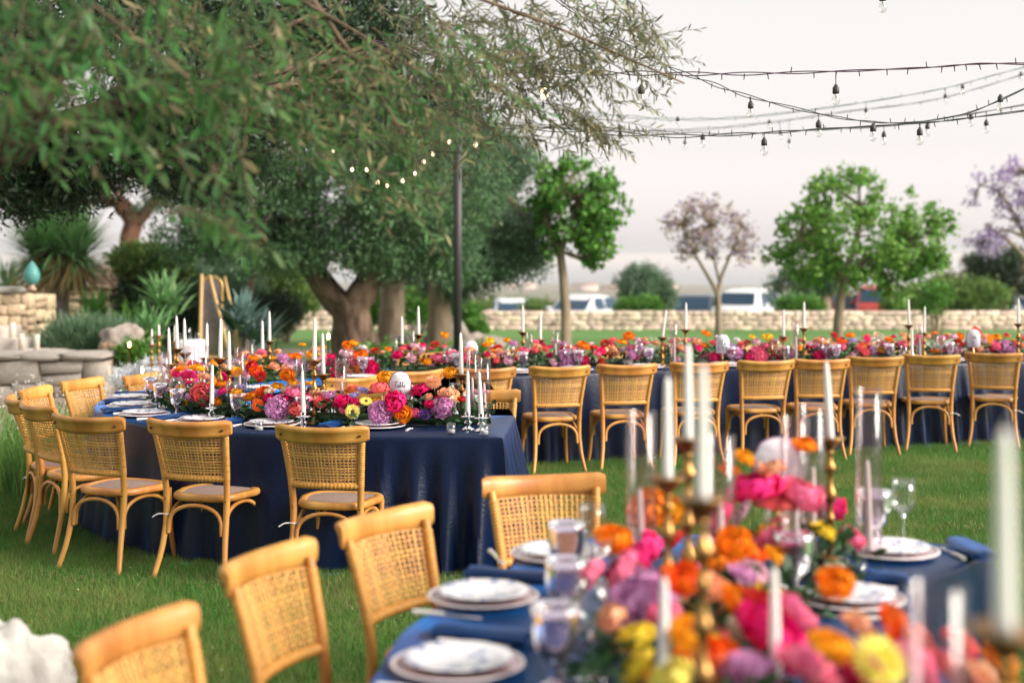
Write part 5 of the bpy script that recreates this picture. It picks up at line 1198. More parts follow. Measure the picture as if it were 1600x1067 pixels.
class Arr:
    """one flower arrangement: centre on the table, blooms, greenery"""
    def __init__(s, name, label, pts, group):
        s.pts = np.array(pts); c = s.pts.mean(0); s.c = Vector((c[0], c[1], TZ + .0015)); s.t = thing(name, label, 'flowers', s.c, 0, group); s.b = []
    def bloom(s, kind, col, w, r, facing=None, tall=False):
        p = Vector(w) - s.c; i = int(np.argmin(np.linalg.norm(s.pts - np.array([w[0], w[1]]), axis=1))); axis = Vector((s.pts[i][0], s.pts[i][1], TZ + .02)) - s.c
        if facing is None:
            f = (p - axis).normalized(); f = (f + Vector((0, -.25, .25)) + Vector(rand_unit(1)[0]) * .3).normalized() if not tall else (Vector((0, -.55, .8)) + Vector(rand_unit(1)[0]) * .35).normalized()
        else: f = Vector(facing)
        o = objm(NAMEK[kind], fm(kind, rnd.randint(0, 2)), pmat(col), s.t, p, look_rot(f, rnd.uniform(0, 6)), r); o.scale = (r, r, r * rnd.uniform(.85, 1.0))
        if kind == 'gerbera': e = objm('eye', EYE_ME, M_eye if col in ('lemon', 'tang', 'amber') else M_eyeo, o, (0, 0, .04))
        s.b.append((p, r))
        if tall:
            e = Vector((axis.x * .8 + p.x * .2, axis.y * .8 + p.y * .2, .03)); P = smooth_path([e, (e * .4 + p * .6) + Vector((rnd.uniform(-.01, .01), 0, .01)), p - f * r * .3], 7)
            MB().tube(P, .0022, 5, False).build('stem', M_stemf, s.t)
    def fill(s, n, pal, wid=.14, hgt=.16, rr=(.022, .040), tries=6):
        for _ in range(n):
            for _t in range(tries):
                i = rnd.randrange(len(s.pts)); a = rnd.uniform(-1.45, 1.45); T = s.pts[min(i + 1, len(s.pts) - 1)] - s.pts[max(i - 1, 0)]; T = T / (np.linalg.norm(T) + 1e-9); nx = np.array([-T[1], T[0]])
                q = rnd.uniform(.85, 1.1); r = rnd.uniform(*rr)
                w = Vector((s.pts[i][0] + nx[0] * math.sin(a) * wid * q + rnd.uniform(-.02, .02), s.pts[i][1] + nx[1] * math.sin(a) * wid * q, TZ + .04 + math.cos(a) * hgt * q))
                if all((w - s.c - p).length > (r + r2) * .74 for p, r2 in s.b):
                    col, kind = rnd.choice(pal); s.bloom(kind, col, w, r); break
    def green(s, n=260, wid=.17, hgt=.15):
        I = nrs.randint(0, len(s.pts), n); a = nrs.uniform(-1.6, 1.6, n); q = nrs.uniform(.55, 1.08, n)
        T = np.gradient(s.pts, axis=0); T /= np.linalg.norm(T, axis=1)[:, None] + 1e-9; nx = np.stack([-T[:, 1], T[:, 0]], -1)[I]
        P = np.column_stack([s.pts[I] + nx * (np.sin(a) * wid * q)[:, None], TZ + .012 + np.cos(a) * hgt * q]) - np.array(s.c); P[:, :2] += nrs.normal(size=(n, 2)) * .02; P[:, 2] = np.maximum(P[:, 2], .012)
        D = np.column_stack([nx * np.sin(a)[:, None], np.cos(a) * .7]) + rand_unit(n) * .8
        V, Q = leaf_arrays(P, D, rand_unit(n) + np.array([0, 0, .8]), nrs.uniform(.035, .075, n), nrs.uniform(.018, .034, n), .10, True)
        V[:, 2] = np.maximum(V[:, 2], .002); obj('foliage', mesh_np('foliage', V, Q), M_leafd, s.t, None, 'stuff')
        b = MB(); core = resample(s.pts, .08); b.tube([(p[0] - s.c.x, p[1] - s.c.y, .035) for p in core], .034, 7, flat=1.0); b.build('moss_base', M_leafd, s.t)
PAL = [('hot', 'peony'), ('pink', 'peony'), ('coral', 'rose'), ('magenta', 'rose'), ('orange', 'ranunculus'), ('tang', 'ranunculus'), ('amber', 'ranunculus'), ('red', 'ranunculus'), ('lilac', 'fringed'), ('amber', 'ranunculus'), ('orange', 'rose'), ('peach', 'rose'), ('lav', 'carnation'), ('pale', 'peony'), ('hot', 'rose'), ('cream', 'rose'), ('pink', 'rose')]
PALR = [('pink', 'peony'), ('pale', 'peony'), ('lilac', 'fringed'), ('hot', 'rose'), ('magenta', 'rose'), ('peach', 'rose'), ('coral', 'rose'), ('pink', 'rose'), ('pale', 'carnation'), ('white', 'rose'), ('orange', 'ranunculus'), ('amber', 'ranunculus'), ('peach', 'peony')]
KEY = {'p': 'peony', 'f': 'fringed', 'r': 'rose', 'n': 'ranunculus', 'd': 'dahlia', 'g': 'gerbera', 'c': 'carnation'}
def runs(P, S, cuts): return [P[(S >= a) & (S <= b)] for a, b in zip(cuts[:-1], cuts[1:])]
TOT = CLS[-1]; cuts = [.10, .95, 1.75, 2.5, 3.3, 4.1, 5.0, 5.9]; sr = np.linspace(5.9, TOT - .3, 9); cuts += list(sr[1:])
names = ["flowers at the middle table's right end, hot pink peonies and two yellow gerberas", 'flower arrangement of the middle table with lilac peony and orange gerbera', 'flower arrangement of the middle table left of the gerbera, orange and red blooms', 'flower arrangement at the left bend with the big coral pink peony',
         'flower arrangement on the back of the table bend, behind the brass candlesticks', 'flower arrangement on the curved rear part before the gravel path', 'flower arrangement before the forked tree, orange ranunculus standing tall', 'flower arrangement of the rear table left of the black pole',
         'flower arrangement of the rear table just right of the black pole', 'rear table flowers before the straight green trunk', 'rear table flowers left of the leaning candle', 'rear table flowers with the number card behind the blurred candles', 'rear table flowers under the bright green tree',
         'rear table flowers left of the tall candle pair', 'rear table flowers beside the far right number card']
ARR = [Arr('flower_arrangement', names[i], seg, 'flower arrangements down the middle of the hairpin table') for i, seg in enumerate(runs(CL, CLS, cuts)[:len(names)])]
def place_key(px, py, kind, col, rpx, branch, tall=False, face=None, doff=0.):
    lo, hi = (0, IM) if branch == 'm' else (IM, len(CL))
    i = cl_at(px, lo, hi); d = CL[i][1] + doff
    for _ in range(3):
        w = atd(px, py, d)
        if w.z < TZ + rpx / FPX * d + .01: d -= .04
    w = atd(px, py, d); s = CLS[i]; k = max(0, min(len(ARR) - 1, int(np.searchsorted(cuts, s)) - 1))
    ARR[k].bloom(KEY[kind], col, w, rpx / FPX * d * (1.12 if branch == 'r' else 1.05), face, tall)
cam_f = (0, -.9, .35)
for a in ((551, 643, 'g', 'lemon', 12.5, 'm', False, (.05, -1, .15), -.16), (572, 627, 'g', 'lemon', 11, 'm', False, (.1, -.55, .8), -.12), (618, 628, 'p', 'hot', 16, 'm', False, None, -.14), (593, 608, 'p', 'coral', 14, 'm', False, None, -.05), (595, 644, 'f', 'lilac', 16, 'm', False, None, -.15),
          (630, 646, 'r', 'orange', 12.5, 'm', False, (.1, -1, .3), -.15), (537, 627, 'r', 'magenta', 14, 'm', False, None, -.08), (551, 607, 'd', 'dahlia', 10.5, 'm', False, None, 0), (553, 619, 'c', 'lav', 8, 'm', False, None, -.05), (566, 611, 'c', 'lav', 9, 'm', False, None, 0), (657, 609, 'r', 'magenta', 14, 'm', False, None, -.03),
          (677, 598, 'd', 'peach', 14, 'm', True, (0, -.5, .8), -.02), (699, 616, 'c', 'peach', 15, 'm', False, None, -.03), (692, 636, 'f', 'lilac', 16, 'm', False, None, -.10), (664, 648, 'c', 'purple', 9, 'm', False, None, -.14), (601, 590, 'n', 'amber', 11, 'm', True, None, .06), (703, 583, 'n', 'amber', 11, 'm', True, None, .08), (640, 606, 'c', 'cream', 7, 'm', False, None, .05),
          (317, 616, 'p', 'coral', 17, 'm', False, (.1, -1, .3), -.14), (294, 588, 'p', 'hot', 13, 'm', False, None, 0), (281, 580, 'd', 'orange', 11, 'm', False, None, .05), (309, 577, 'n', 'amber', 11.5, 'm', False, None, .08), (273, 588, 'n', 'amber', 8, 'm', False, None, 0), (320, 590, 'c', 'peach', 11, 'm', False, None, .05), (265, 598, 'r', 'hot', 7, 'm', False, None, -.05), (260, 611, 'c', 'rust', 8, 'm', False, None, -.1), (257, 621, 'c', 'orange', 7, 'm', False, None, -.12),
          (341, 616, 'c', 'lav', 10, 'm', False, None, -.1), (335, 629, 'c', 'lilac', 8, 'm', False, None, -.14), (348, 602, 'n', 'orange', 11, 'm', False, None, 0), (361, 611, 'r', 'red', 9, 'm', False, None, -.05), (370, 581, 'd', 'amber', 10, 'm', True, None, .05), (407, 588, 'd', 'red', 10.5, 'm', True, (0, -.8, .5), 0), (398, 581, 'n', 'tang', 10, 'm', True, None, .05), (393, 573, 'n', 'red', 10, 'm', True, None, .1), (376, 606, 'c', 'lav', 9, 'm', False, None, -.02),
          (394, 619, 'r', 'orange', 11, 'm', False, None, -.08), (412, 612, 'r', 'tang', 11, 'm', False, None, -.03), (403, 633, 'g', 'tang', 11, 'm', False, (-.1, -1, .1), -.17), (435, 637, 'f', 'lilac', 17, 'm', False, (0, -1, .4), -.15), (449, 586, 'n', 'orange', 11.5, 'm', True, (0, -.7, .6), .03), (434, 605, 'n', 'amber', 11, 'm', False, None, 0), (458, 599, 'n', 'amber', 9, 'm', True, None, 0), (460, 614, 'p', 'pink', 13, 'm', False, None, -.06), (465, 638, 'r', 'coral', 14, 'm', False, None, -.14), (420, 622, 'r', 'magenta', 8, 'm', False, None, -.1), (447, 622, 'c', 'magenta', 8, 'm', False, None, -.1), (480, 622, 'p', 'pink', 11, 'm', False, None, -.05), (500, 628, 'r', 'coral', 10, 'm', False, None, -.05), (515, 618, 'c', 'lilac', 10, 'm', False, None, 0), (485, 600, 'n', 'amber', 8, 'm', False, None, 0), (380, 625, 'c', 'purple', 7, 'm', False, None, -.1),
          (473, 539, 'n', 'amber', 5, 'r', True), (441, 559, 'n', 'orange', 6, 'r', True), (463, 558, 'n', 'orange', 7, 'r', True), (485, 555, 'n', 'amber', 7, 'r', True), (503, 555, 'n', 'yellow', 6, 'r', True), (460, 569, 'p', 'lilac', 11, 'r'), (425, 575, 'n', 'orange', 7, 'r'), (445, 578, 'p', 'pink', 9, 'r'), (480, 575, 'p', 'pale', 9, 'r'), (500, 578, 'f', 'lilac', 9, 'r'), (520, 570, 'r', 'hot', 9, 'r'), (522, 585, 'r', 'magenta', 8, 'r'), (535, 590, 'c', 'coral', 8, 'r'),
          (543, 541, 'n', 'orange', 8, 'r', True), (552, 537, 'n', 'amber', 7.5, 'r', True), (552, 555, 'n', 'tang', 9.5, 'r', True), (566, 555, 'n', 'orange', 8, 'r', True), (548, 562, 'n', 'orange', 7, 'r'), (556, 573, 'r', 'orange', 12, 'r'), (574, 565, 'c', 'lilac', 11, 'r'), (579, 575, 'r', 'magenta', 11, 'r'), (570, 584, 'r', 'cream', 7, 'r'), (587, 548, 'd', 'red', 7, 'r', True), (545, 578, 'r', 'peach', 9, 'r'),
          (680, 539, 'd', 'red', 8, 'r', True), (695, 524, 'n', 'amber', 6, 'r', True), (665, 565, 'r', 'orange', 8, 'r'), (686, 562, 'p', 'pink', 12, 'r'), (711, 560, 'p', 'pale', 12, 'r'), (712, 570, 'r', 'tang', 8, 'r'), (700, 553, 'c', 'hot', 6, 'r'), (672, 572, 'c', 'lilac', 8, 'r'), (730, 565, 'r', 'coral', 8, 'r'), (745, 560, 'r', 'orange', 8, 'r'),
          (766, 533, 'n', 'yellow', 6.5, 'r', True), (792, 532, 'n', 'amber', 5, 'r', True), (778, 544, 'd', 'red', 8, 'r', True), (769, 549, 'n', 'orange', 7, 'r'), (782, 553, 'c', 'lilac', 8, 'r'), (772, 567, 'r', 'magenta', 8, 'r'), (792, 565, 'r', 'coral', 7.5, 'r'), (807, 550, 'n', 'orange', 7.5, 'r'), (804, 562, 'r', 'red', 7.5, 'r'), (816, 561, 'r', 'pink', 8, 'r'),
          (860, 556, 'r', 'magenta', 7, 'r'), (886, 562, 'f', 'lilac', 14, 'r'), (908, 565, 'r', 'magenta', 11, 'r'), (928, 564, 'r', 'white', 7, 'r'), (912, 541, 'n', 'orange', 9.5, 'r', True), (927, 544, 'r', 'red', 7, 'r'), (896, 546, 'r', 'coral', 8, 'r'), (945, 537, 'd', 'red', 8, 'r', True), (972, 535, 'n', 'amber', 7, 'r', True), (982, 526, 'n', 'orange', 8.5, 'r', True), (960, 547, 'r', 'peach', 8, 'r'), (989, 546, 'p', 'pink', 10, 'r'), (1010, 552, 'f', 'lilac', 9.5, 'r'), (982, 564, 'r', 'white', 7, 'r'), (991, 559, 'r', 'hot', 8, 'r'), (974, 548, 'c', 'lav', 7, 'r'), (903, 552, 'c', 'purple', 7, 'r'), (940, 566, 'r', 'red', 6, 'r'), (950, 555, 'c', 'tang', 7, 'r'), (890, 542, 'n', 'orange', 5, 'r', True),
          (1104, 522, 'n', 'orange', 7.5, 'r', True), (1099, 541, 'n', 'orange', 7.5, 'r'), (1119, 559, 'r', 'hot', 9.5, 'r'), (1101, 555, 'r', 'pink', 8, 'r'), (1145, 552, 'f', 'lilac', 13, 'r'), (1160, 539, 'd', 'coral', 8, 'r', True), (1175, 527, 'n', 'yellow', 5.5, 'r', True), (1168, 535, 'd', 'red', 6, 'r', True), (1140, 541, 'c', 'lav', 9, 'r'), (1165, 557, 'r', 'coral', 8, 'r'), (1178, 548, 'r', 'pink', 7, 'r'),
          (1199, 528, 'n', 'yellow', 8.5, 'r', True), (1212, 547, 'n', 'amber', 8, 'r'), (1208, 537, 'd', 'red', 7, 'r'), (1195, 542, 'r', 'coral', 8, 'r'), (1186, 555, 'f', 'pink', 12, 'r'), (1211, 560, 'r', 'magenta', 7, 'r'), (1267, 541, 'r', 'hot', 8, 'r'), (1290, 549, 'f', 'lilac', 14, 'r'), (1281, 557, 'r', 'magenta', 9, 'r'), (1285, 537, 'n', 'orange', 8.5, 'r'), (1303, 524, 'd', 'red', 6.5, 'r', True), (1315, 534, 'n', 'tang', 7.5, 'r', True), (1328, 525, 'n', 'orange', 7, 'r', True), (1332, 534, 'c', 'lav', 7.5, 'r'),
          (1354, 541, 'r', 'coral', 11, 'r'), (1375, 539, 'r', 'red', 7.5, 'r'), (1344, 552, 'r', 'magenta', 8.5, 'r'), (1374, 550, 'r', 'hot', 9, 'r'), (1389, 533, 'd', 'orange', 8.5, 'r', True), (1371, 525, 'r', 'cream', 7, 'r', True), (1387, 543, 'c', 'lilac', 8, 'r'), (1410, 540, 'p', 'pink', 9, 'r'), (1335, 558, 'p', 'pale', 9, 'r'), (1306, 546, 'r', 'pale', 8, 'r'), (1320, 543, 'c', 'lilac', 7, 'r'),
          (1462, 549, 'r', 'orange', 8.5, 'r'), (1475, 538, 'r', 'peach', 7, 'r'), (1483, 547, 'r', 'hot', 9.5, 'r'), (1497, 537, 'd', 'red', 9.5, 'r'), (1499, 526, 'n', 'orange', 7, 'r', True), (1525, 517, 'n', 'tang', 6.5, 'r', True), (1542, 530, 'd', 'amber', 9.5, 'r', True), (1557, 528, 'n', 'amber', 6.5, 'r', True), (1525, 544, 'r', 'magenta', 10, 'r'), (1536, 548, 'r', 'white', 7, 'r'), (1570, 543, 'f', 'lilac', 13, 'r'), (1509, 540, 'd', 'red', 7, 'r'), (1548, 545, 'r', 'red', 7, 'r'), (1500, 550, 'c', 'pale', 8, 'r'), (1556, 535, 'c', 'lilac', 7, 'r'), (1590, 540, 'r', 'coral', 8, 'r')):
    place_key(*a)
for i, A in enumerate(ARR):
    A.fill(22, PAL) if i < 4 else A.fill(26, PALR, .15, .19, (.028, .048)); A.green(330 if i < 4 else 240)
# front table flowers
FS = np.concatenate([[0], np.cumsum(np.linalg.norm(np.diff(FG, axis=0), axis=1))])
fcut = [0, .75, 1.5, 2.2, 3.05]
FA = [Arr('flower_arrangement', n, s, 'blurred flower arrangements down the front table') for n, s in zip(('blurred front flowers with the pink peony beside the leaning candle', 'blurred front flowers behind the three big candles, orange and pink', 'large blurred front flowers with magenta and orange blooms', 'nearest blurred front flowers at the bottom edge, yellow and salmon'), runs(FG, FS, fcut))]
for px, py, k, c, rp, tall in ((1275, 795, 'p', 'hot', 38, 0), (1250, 775, 'p', 'pink', 30, 0), (1180, 765, 'p', 'hot', 34, 0), (1140, 735, 'n', 'orange', 15, 1), (1163, 715, 'n', 'amber', 15, 1), (1258, 697, 'n', 'orange', 17, 1), (1205, 735, 'c', 'peach', 20, 0), (1012, 800, 'n', 'orange', 31, 1), (1040, 800, 'n', 'amber', 25, 1), (960, 843, 'n', 'orange', 27, 1), (1068, 907, 'n', 'tang', 28, 1), (1148, 850, 'n', 'orange', 26, 1), (1010, 872, 'p', 'hot', 34, 0), (975, 895, 'p', 'pink', 30, 0), (1000, 945, 'f', 'lilac', 46, 0),
                          (1075, 992, 'n', 'amber', 28, 1), (1120, 925, 'r', 'peach', 30, 0), (1150, 942, 'n', 'orange', 28, 0), (1190, 945, 'r', 'red', 26, 0), (1240, 965, 'p', 'pink', 36, 0), (1205, 1000, 'p', 'magenta', 52, 0), (1110, 1035, 'r', 'tang', 46, 0), (1050, 1058, 'r', 'lemon', 30, 0), (1300, 1012, 'n', 'amber', 33, 1), (1372, 1035, 'd', 'lemon', 42, 1), (1400, 985, 'r', 'tang', 34, 0), (1306, 912, 'n', 'orange', 26, 1), (1265, 1052, 'p', 'pink', 46, 0), (1438, 1005, 'r', 'coral', 26, 0), (1530, 1058, 'r', 'peach', 28, 0), (1480, 1048, 'p', 'coral', 30, 0), (1345, 985, 'r', 'peach', 30, 0), (1355, 1062, 'p', 'hot', 36, 0), (1425, 1052, 'p', 'pink', 40, 0), (1560, 1035, 'r', 'orange', 34, 0), (1500, 1010, 'r', 'coral', 28, 0), (1325, 1050, 'r', 'magenta', 34, 0), (1170, 870, 'n', 'tang', 24, 0), (1085, 800, 'r', 'red', 20, 0), (1120, 880, 'n', 'orange', 24, 0), (1210, 785, 'r', 'coral', 26, 0), (930, 900, 'p', 'pink', 22, 0),
                          (955, 965, 'r', 'peach', 22, 0), (1095, 868, 'r', 'peach', 24, 0), (1060, 845, 'c', 'red', 18, 0), (1175, 1050, 'f', 'lilac', 36, 0), (1160, 900, 'c', 'lilac', 20, 0), (1215, 850, 'p', 'pink', 26, 0), (1130, 810, 'p', 'hot', 26, 0), (1165, 800, 'c', 'pale', 22, 0), (1150, 985, 'c', 'cream', 18, 0), (1220, 820, 'c', 'coral', 18, 0)):
    d = FPX * (.86 if tall else .88) / (py - HY)
    if tall: d = FPX * .80 / (py - HY)
    rp *= 1.18
    if py < 790: d = 4.40
    w = atd(px, py, d); i = int(np.argmin([np.min(np.linalg.norm(A.pts - np.array([w.x, w.y]), axis=1)) for A in FA])); FA[i].bloom(KEY[k], PC_ and c, w, rp / FPX * d, None, bool(tall))
PALF = [('orange', 'ranunculus'), ('peach', 'rose'), ('coral', 'rose'), ('amber', 'ranunculus'), ('pale', 'peony'), ('lilac', 'fringed'), ('pink', 'peony'), ('yellow', 'ranunculus')]
for A in FA: A.fill(11, PALF, .16, .11, (.034, .052)); A.green(420, .24, .14)
# ================================================================ string lights, pole
M_cable = mat('dark green cable', (.025, .030, .028), .6); M_cablep = mat('dark plum cable', (.06, .02, .05), .6); M_sock = mat('black lamp socket', (.04, .035, .035), .5)
M_fil = mat('warm filament', (1, .6, .3), .5, emit=(1, .55, .22), estr=14.)
BG_ = thin_glass('clear bulb glass', (.98, .97, .95), .06, .6)
M_blit = mat('lit bulb glow', (1, .8, .6), .4, emit=(1, .66, .38), estr=1.1)
M_pole = mat('black steel pole', (.035, .032, .034), .5)
def bulb(t, p, top, lit=False, sc=1.0):
    """socket hangs at p (just under its cord), cord rises to top"""
    p = Vector(p); s = sc
    MB().tube([(p.x, p.y, top), (p.x, p.y, p.z + .03 * s)], .003, 5).build('cord', M_sock, t)
    k = MB().lathe([(0, .055 * s), (.008 * s, .055 * s), (.012 * s, .045 * s), (.0195 * s, .036 * s), (.0205 * s, .004 * s), (.017 * s, 0), (0, 0)], 12, tuple(p)).build('socket', M_sock, t)
    MB().lathe([(.012 * s, .002 * s), (.014 * s, -.006 * s), (.0245 * s, -.030 * s), (.0255 * s, -.042 * s), (.019 * s, -.058 * s), (.009 * s, -.066 * s), (0, -.068 * s)], 14, tuple(p)).build('bulb', M_blit if lit else BG_, k)
    if not lit: MB().tube([(p.x, p.y, p.z), (p.x - .004, p.y, p.z - .028 * s), (p.x + .004, p.y, p.z - .028 * s), (p.x, p.y, p.z - .004)], .0012, 4).build('filament', M_sock, k)
def string(label, pts, d, bulbs, m, sag_twist=.012, lit=(), dspan=0., spikes=34, r=.0036):
    """pts (px,py) along the cable; depth d at the left, d + dspan at the right"""
    P = [atd(x, y, d + dspan * (x - pts[0][0]) / (pts[-1][0] - pts[0][0])) for x, y in pts]; o = P[0]
    t = thing('string_light', label, 'string light', (0, 0, 0)); Q = smooth_path(P, 140)
    a = np.linspace(0, 46, 140)
    for k in (0, 1):
        W = Q + np.stack([0 * a, np.cos(a + k * np.pi) * sag_twist * .6, np.sin(a + k * np.pi) * sag_twist * (.7 + .5 * np.sin(a * .13))], -1); MB().tube(W, r, 5).build('cable', m, t)
    b = MB()
    for i in range(spikes):
        q = Q[int((i + .5) / spikes * 139)]; s = rnd.choice((-1, -1, 1)); b.tube([q, (q[0] + rnd.uniform(-.01, .01), q[1], q[2] + s * .035), ], [.004, .0028], 5)
    b.build('fairy_lamps', m, t, kind='stuff')
    for bx, by in bulbs:
        i = int(np.argmin(np.abs(CX + FPX * Q[:, 0] / Q[:, 1] - bx))); dd = Q[i][1]; p = atd(bx, by, dd); bulb(t, p, Q[i][2], (bx, by) in lit, (1.0 if d < 9 else .55) if (bx, by) in lit else 1.0)
string('plum coloured twisted string light cable with two large bulbs, nearest and highest', [(560, 60), (760, 104), (880, 113), (1000, 115), (1150, 116), (1306, 112), (1450, 106), (1540, 100), (1680, 102)], 8.3, [(1002, 147), (1306, 147), (850, 138)], M_cablep, lit=((850, 138),))
string('dark string light dipping from the top middle to the lower right, bulbs under its slope', [(780, -70), (870, 0), (950, 52), (1040, 103), (1110, 130), (1173, 152), (1279, 178), (1353, 190), (1420, 192), (1500, 180), (1560, 158), (1680, 100)], 10.0, [(1048, 125), (1173, 170), (1279, 200), (1563, 160)], M_cable)
string('dark string light running nearly level below the others, most bulbs hanging from it', [(500, 160), (640, 185), (760, 196), (900, 205), (1060, 213), (1194, 208), (1300, 201), (1437, 193), (1520, 184), (1700, 160)], 9.6, [(946, 226), (1194, 228), (1437, 212), (1364, 206), (743, 222)], M_cable, lit=((743, 222),))
string('second level string light just behind the lowest one', [(700, 190), (860, 196), (1010, 206), (1140, 210), (1279, 203), (1400, 196), (1520, 178), (1680, 150)], 12.5, [(1381, 215), (1449, 202), (1541, 197), (1517, 187), (1098, 219), (918, 222)], M_cable, spikes=30)
string('thin pale green string light rising to the right edge', [(760, 150), (880, 172), (1000, 184), (1090, 187), (1200, 180), (1353, 160), (1477, 138), (1560, 116), (1700, 80)], 16, [(1353, 176), (1504, 139), (1477, 154), (1059, 190)], mat('pale green cable', (.10, .15, .12), .6), spikes=30, r=.004)
string('farther thin string light rising below the pale green one', [(780, 196), (950, 204), (1080, 203), (1202, 192), (1320, 175), (1440, 160), (1540, 135), (1680, 90)], 18, [(1070, 226), (1202, 194), (1219, 210), (1233, 224), (1595, 119)], M_cable, spikes=30, r=.004)
string('string light high above the right side, one bulb dipping into view', [(1200, -60), (1379, -30), (1520, -20), (1700, -10)], 8.0, [(1379, 2)], M_cable, spikes=10)
lf = [(520, 232), (573, 262), (648, 268), (662, 250), (550, 262), (590, 282), (605, 287), (629, 280), (676, 238), (702, 219), (718, 138)]
string('string light among the olive leaves with warm glowing bulbs', [(470, 205), (550, 250), (600, 268), (640, 262), (680, 226), (715, 190)], 13.0, lf[:10], M_cable, lit=tuple(lf), spikes=20)
c = gpt(715, 20.0); t = thing('light_pole', 'tall thin black pole standing behind the tables, holding the string lights', 'pole', c)
h = atd(715, 170, 20).z; MB().box((0, 0, h / 2), (.055, .055, h / 2)).build('pole', M_pole, t, False); MB().box((0, 0, .01), (.14, .14, .012)).build('base_plate', M_pole, t, False); MB().tube([(-.2, 0, h - .05), (.2, 0, h - .05)], .02, 6).build('cross_arm', M_pole, t)

# ================================================================ parked cars
M_glassc = mat('dark car glass', (.02, .05, .09), .3, spec=.35); M_tyre = mat('tyre', (.02, .02, .02), .8); M_lampc = mat('car lamp', (.7, .7, .72), .15, coat=1)
def car(px, d, rz, L_, W, H_, col, name, label, kind='hatch', z=None):
    p = gpt(px, d); p.z = p.z if z is None else z; t = thing(name, label, 'car', p, R(rz), 'cars parked beyond the wall'); M = mat('car paint %s' % col, {'white': (.75, .77, .80), 'navy': (.02, .03, .06), 'red': (.45, .03, .02), 'maroon': (.22, .02, .03), 'pink': (.55, .10, .14), 'silver': (.55, .57, .60)}[col], .3, coat=.8)
    # profile along y (front = -y), half widths vary
    if kind == 'van': prof = [(-.50, .35, .50), (-.49, .45, .62), (-.36, .50, .66), (-.27, .50, .95), (-.10, .50, 1.0), (.40, .50, 1.0), (.49, .48, .97), (.5, .46, .45)]
    elif kind == 'suv': prof = [(-.50, .40, .42), (-.48, .47, .56), (-.24, .50, .62), (-.13, .50, .95), (.0, .5, 1.0), (.38, .5, .98), (.48, .48, .70), (.5, .46, .5)]
    else: prof = [(-.50, .38, .38), (-.48, .46, .50), (-.24, .50, .62), (-.06, .50, .96), (.08, .50, 1.0), (.30, .50, .96), (.46, .48, .64), (.5, .45, .5)]
    G = []
    belt = .60
    for y, hw, top in prof:
        hw2 = hw * W; zt = top * H_; zb = .18; row = []; bz = min(zt * .98, belt * H_); tw = hw2 * (.80 if top > .7 else .92)
        for x, z_ in ((-hw2 * .96, zb), (-hw2, (zb + bz) / 2), (-hw2 * .98, bz), (-tw, zt * .97), (-tw * .7, zt), (tw * .7, zt), (tw, zt * .97), (hw2 * .98, bz), (hw2, (zb + bz) / 2), (hw2 * .96, zb)): row.append((x, y * L_, z_))
        G.append(row)
    b = MB(); b.grid(G, closev=True)
    for k in (0, -1): b.add([*G[k]], Q=[[0, 1, 8, 9], [1, 2, 7, 8], [2, 3, 6, 7], [3, 4, 5, 6]])
    b.build('body', M, t)
    i0 = 2; a, c2 = prof[2], prof[3]
    def wq(nm, pts): MB().add(pts, Q=[[0, 1, 2, 3]]).build(nm, M_glassc, t, False)
    f = .012
    w0, w1 = a[1] * W * .80, c2[1] * W * .72; wq('windscreen', [(-w0, a[0] * L_ - f - .02, a[2] * H_ + f), (w0, a[0] * L_ - f - .02, a[2] * H_ + f), (w1, c2[0] * L_ - f - .02, c2[2] * H_ * .97 + f), (-w1, c2[0] * L_ - f - .02, c2[2] * H_ * .97 + f)])
    for s in (-1, 1):
        x0, x1 = s * (W * .5 * .98 + f), s * (W * .5 * .80 + f * 2.4); y0, y1 = (-.12 if kind != 'van' else -.24) * L_, .36 * L_
        for ya, yb in ((y0, (y0 + y1) / 2 - .04), ((y0 + y1) / 2 + .04, y1)): wq('side_window', [(x0, ya, belt * H_ + .03), (x0, yb, belt * H_ + .03), (x1, yb - .06, .92 * H_), (x1, ya + (.22 if ya == y0 else 0), .92 * H_)])
        MB().box((s * W * .34, -.495 * L_, .40 * H_), (.16, .05, .07)).build('headlight', M_lampc, t); MB().box((s * (W * .5 + .09), -.20 * L_, .66 * H_), (.09, .06, .06)).build('mirror', M, t)
        for yy in (-.31, .31):
            w = MB().tube([(s * (W * .5 - .16), yy * L_, .31), (s * (W * .5 + .01), yy * L_, .31)], .31, 16).build('wheel', M_tyre, t); MB().tube([(s * (W * .5 + .005), yy * L_, .31), (s * (W * .5 + .02), yy * L_, .31)], .19, 12).build('rim', M_lampc, w)
    MB().box((0, -.503 * L_, .30 * H_), (.5, .02, .09)).build('grille', M_tyre, t)
    return t
car(800, 58, 3, 4.0, 1.62, 1.45, 'white', 'parked_car', 'white car facing the camera, leftmost of those right of the pole')
car(907, 54, -28, 4.2, 1.72, 1.46, 'white', 'parked_car', 'white hatchback behind the straight green trunk, turned to the right')
car(1089, 55, -20, 4.2, 1.70, 1.52, 'navy', 'parked_car', 'dark blue car between the round olive and the thin sparse trunk', 'suv')
car(1058, 58, 0, 3.8, 1.6, 1.25, 'silver', 'parked_car', 'pale car mostly hidden left of the dark blue car')
car(1168, 55, -25, 4.4, 1.78, 1.72, 'white', 'parked_van', 'white van with wide dark windscreen right of the sparse tree', 'van')
car(1316, 58, 5, 4.0, 1.65, 1.7, 'maroon', 'parked_car', 'dark red car seen behind the bright green tree trunk', 'suv')
car(1368, 57, -15, 3.8, 1.5, 1.95, 'red', 'parked_van', 'bright red van right of the bright green tree trunk', 'van')
car(1341, 60, 0, 4.0, 1.5, 1.5, 'white', 'parked_van', 'white van end between the two red vehicles', 'van')
car(1412, 56, -20, 4.0, 1.7, 1.45, 'pink', 'parked_car', 'pinkish red car right of the bright red van')
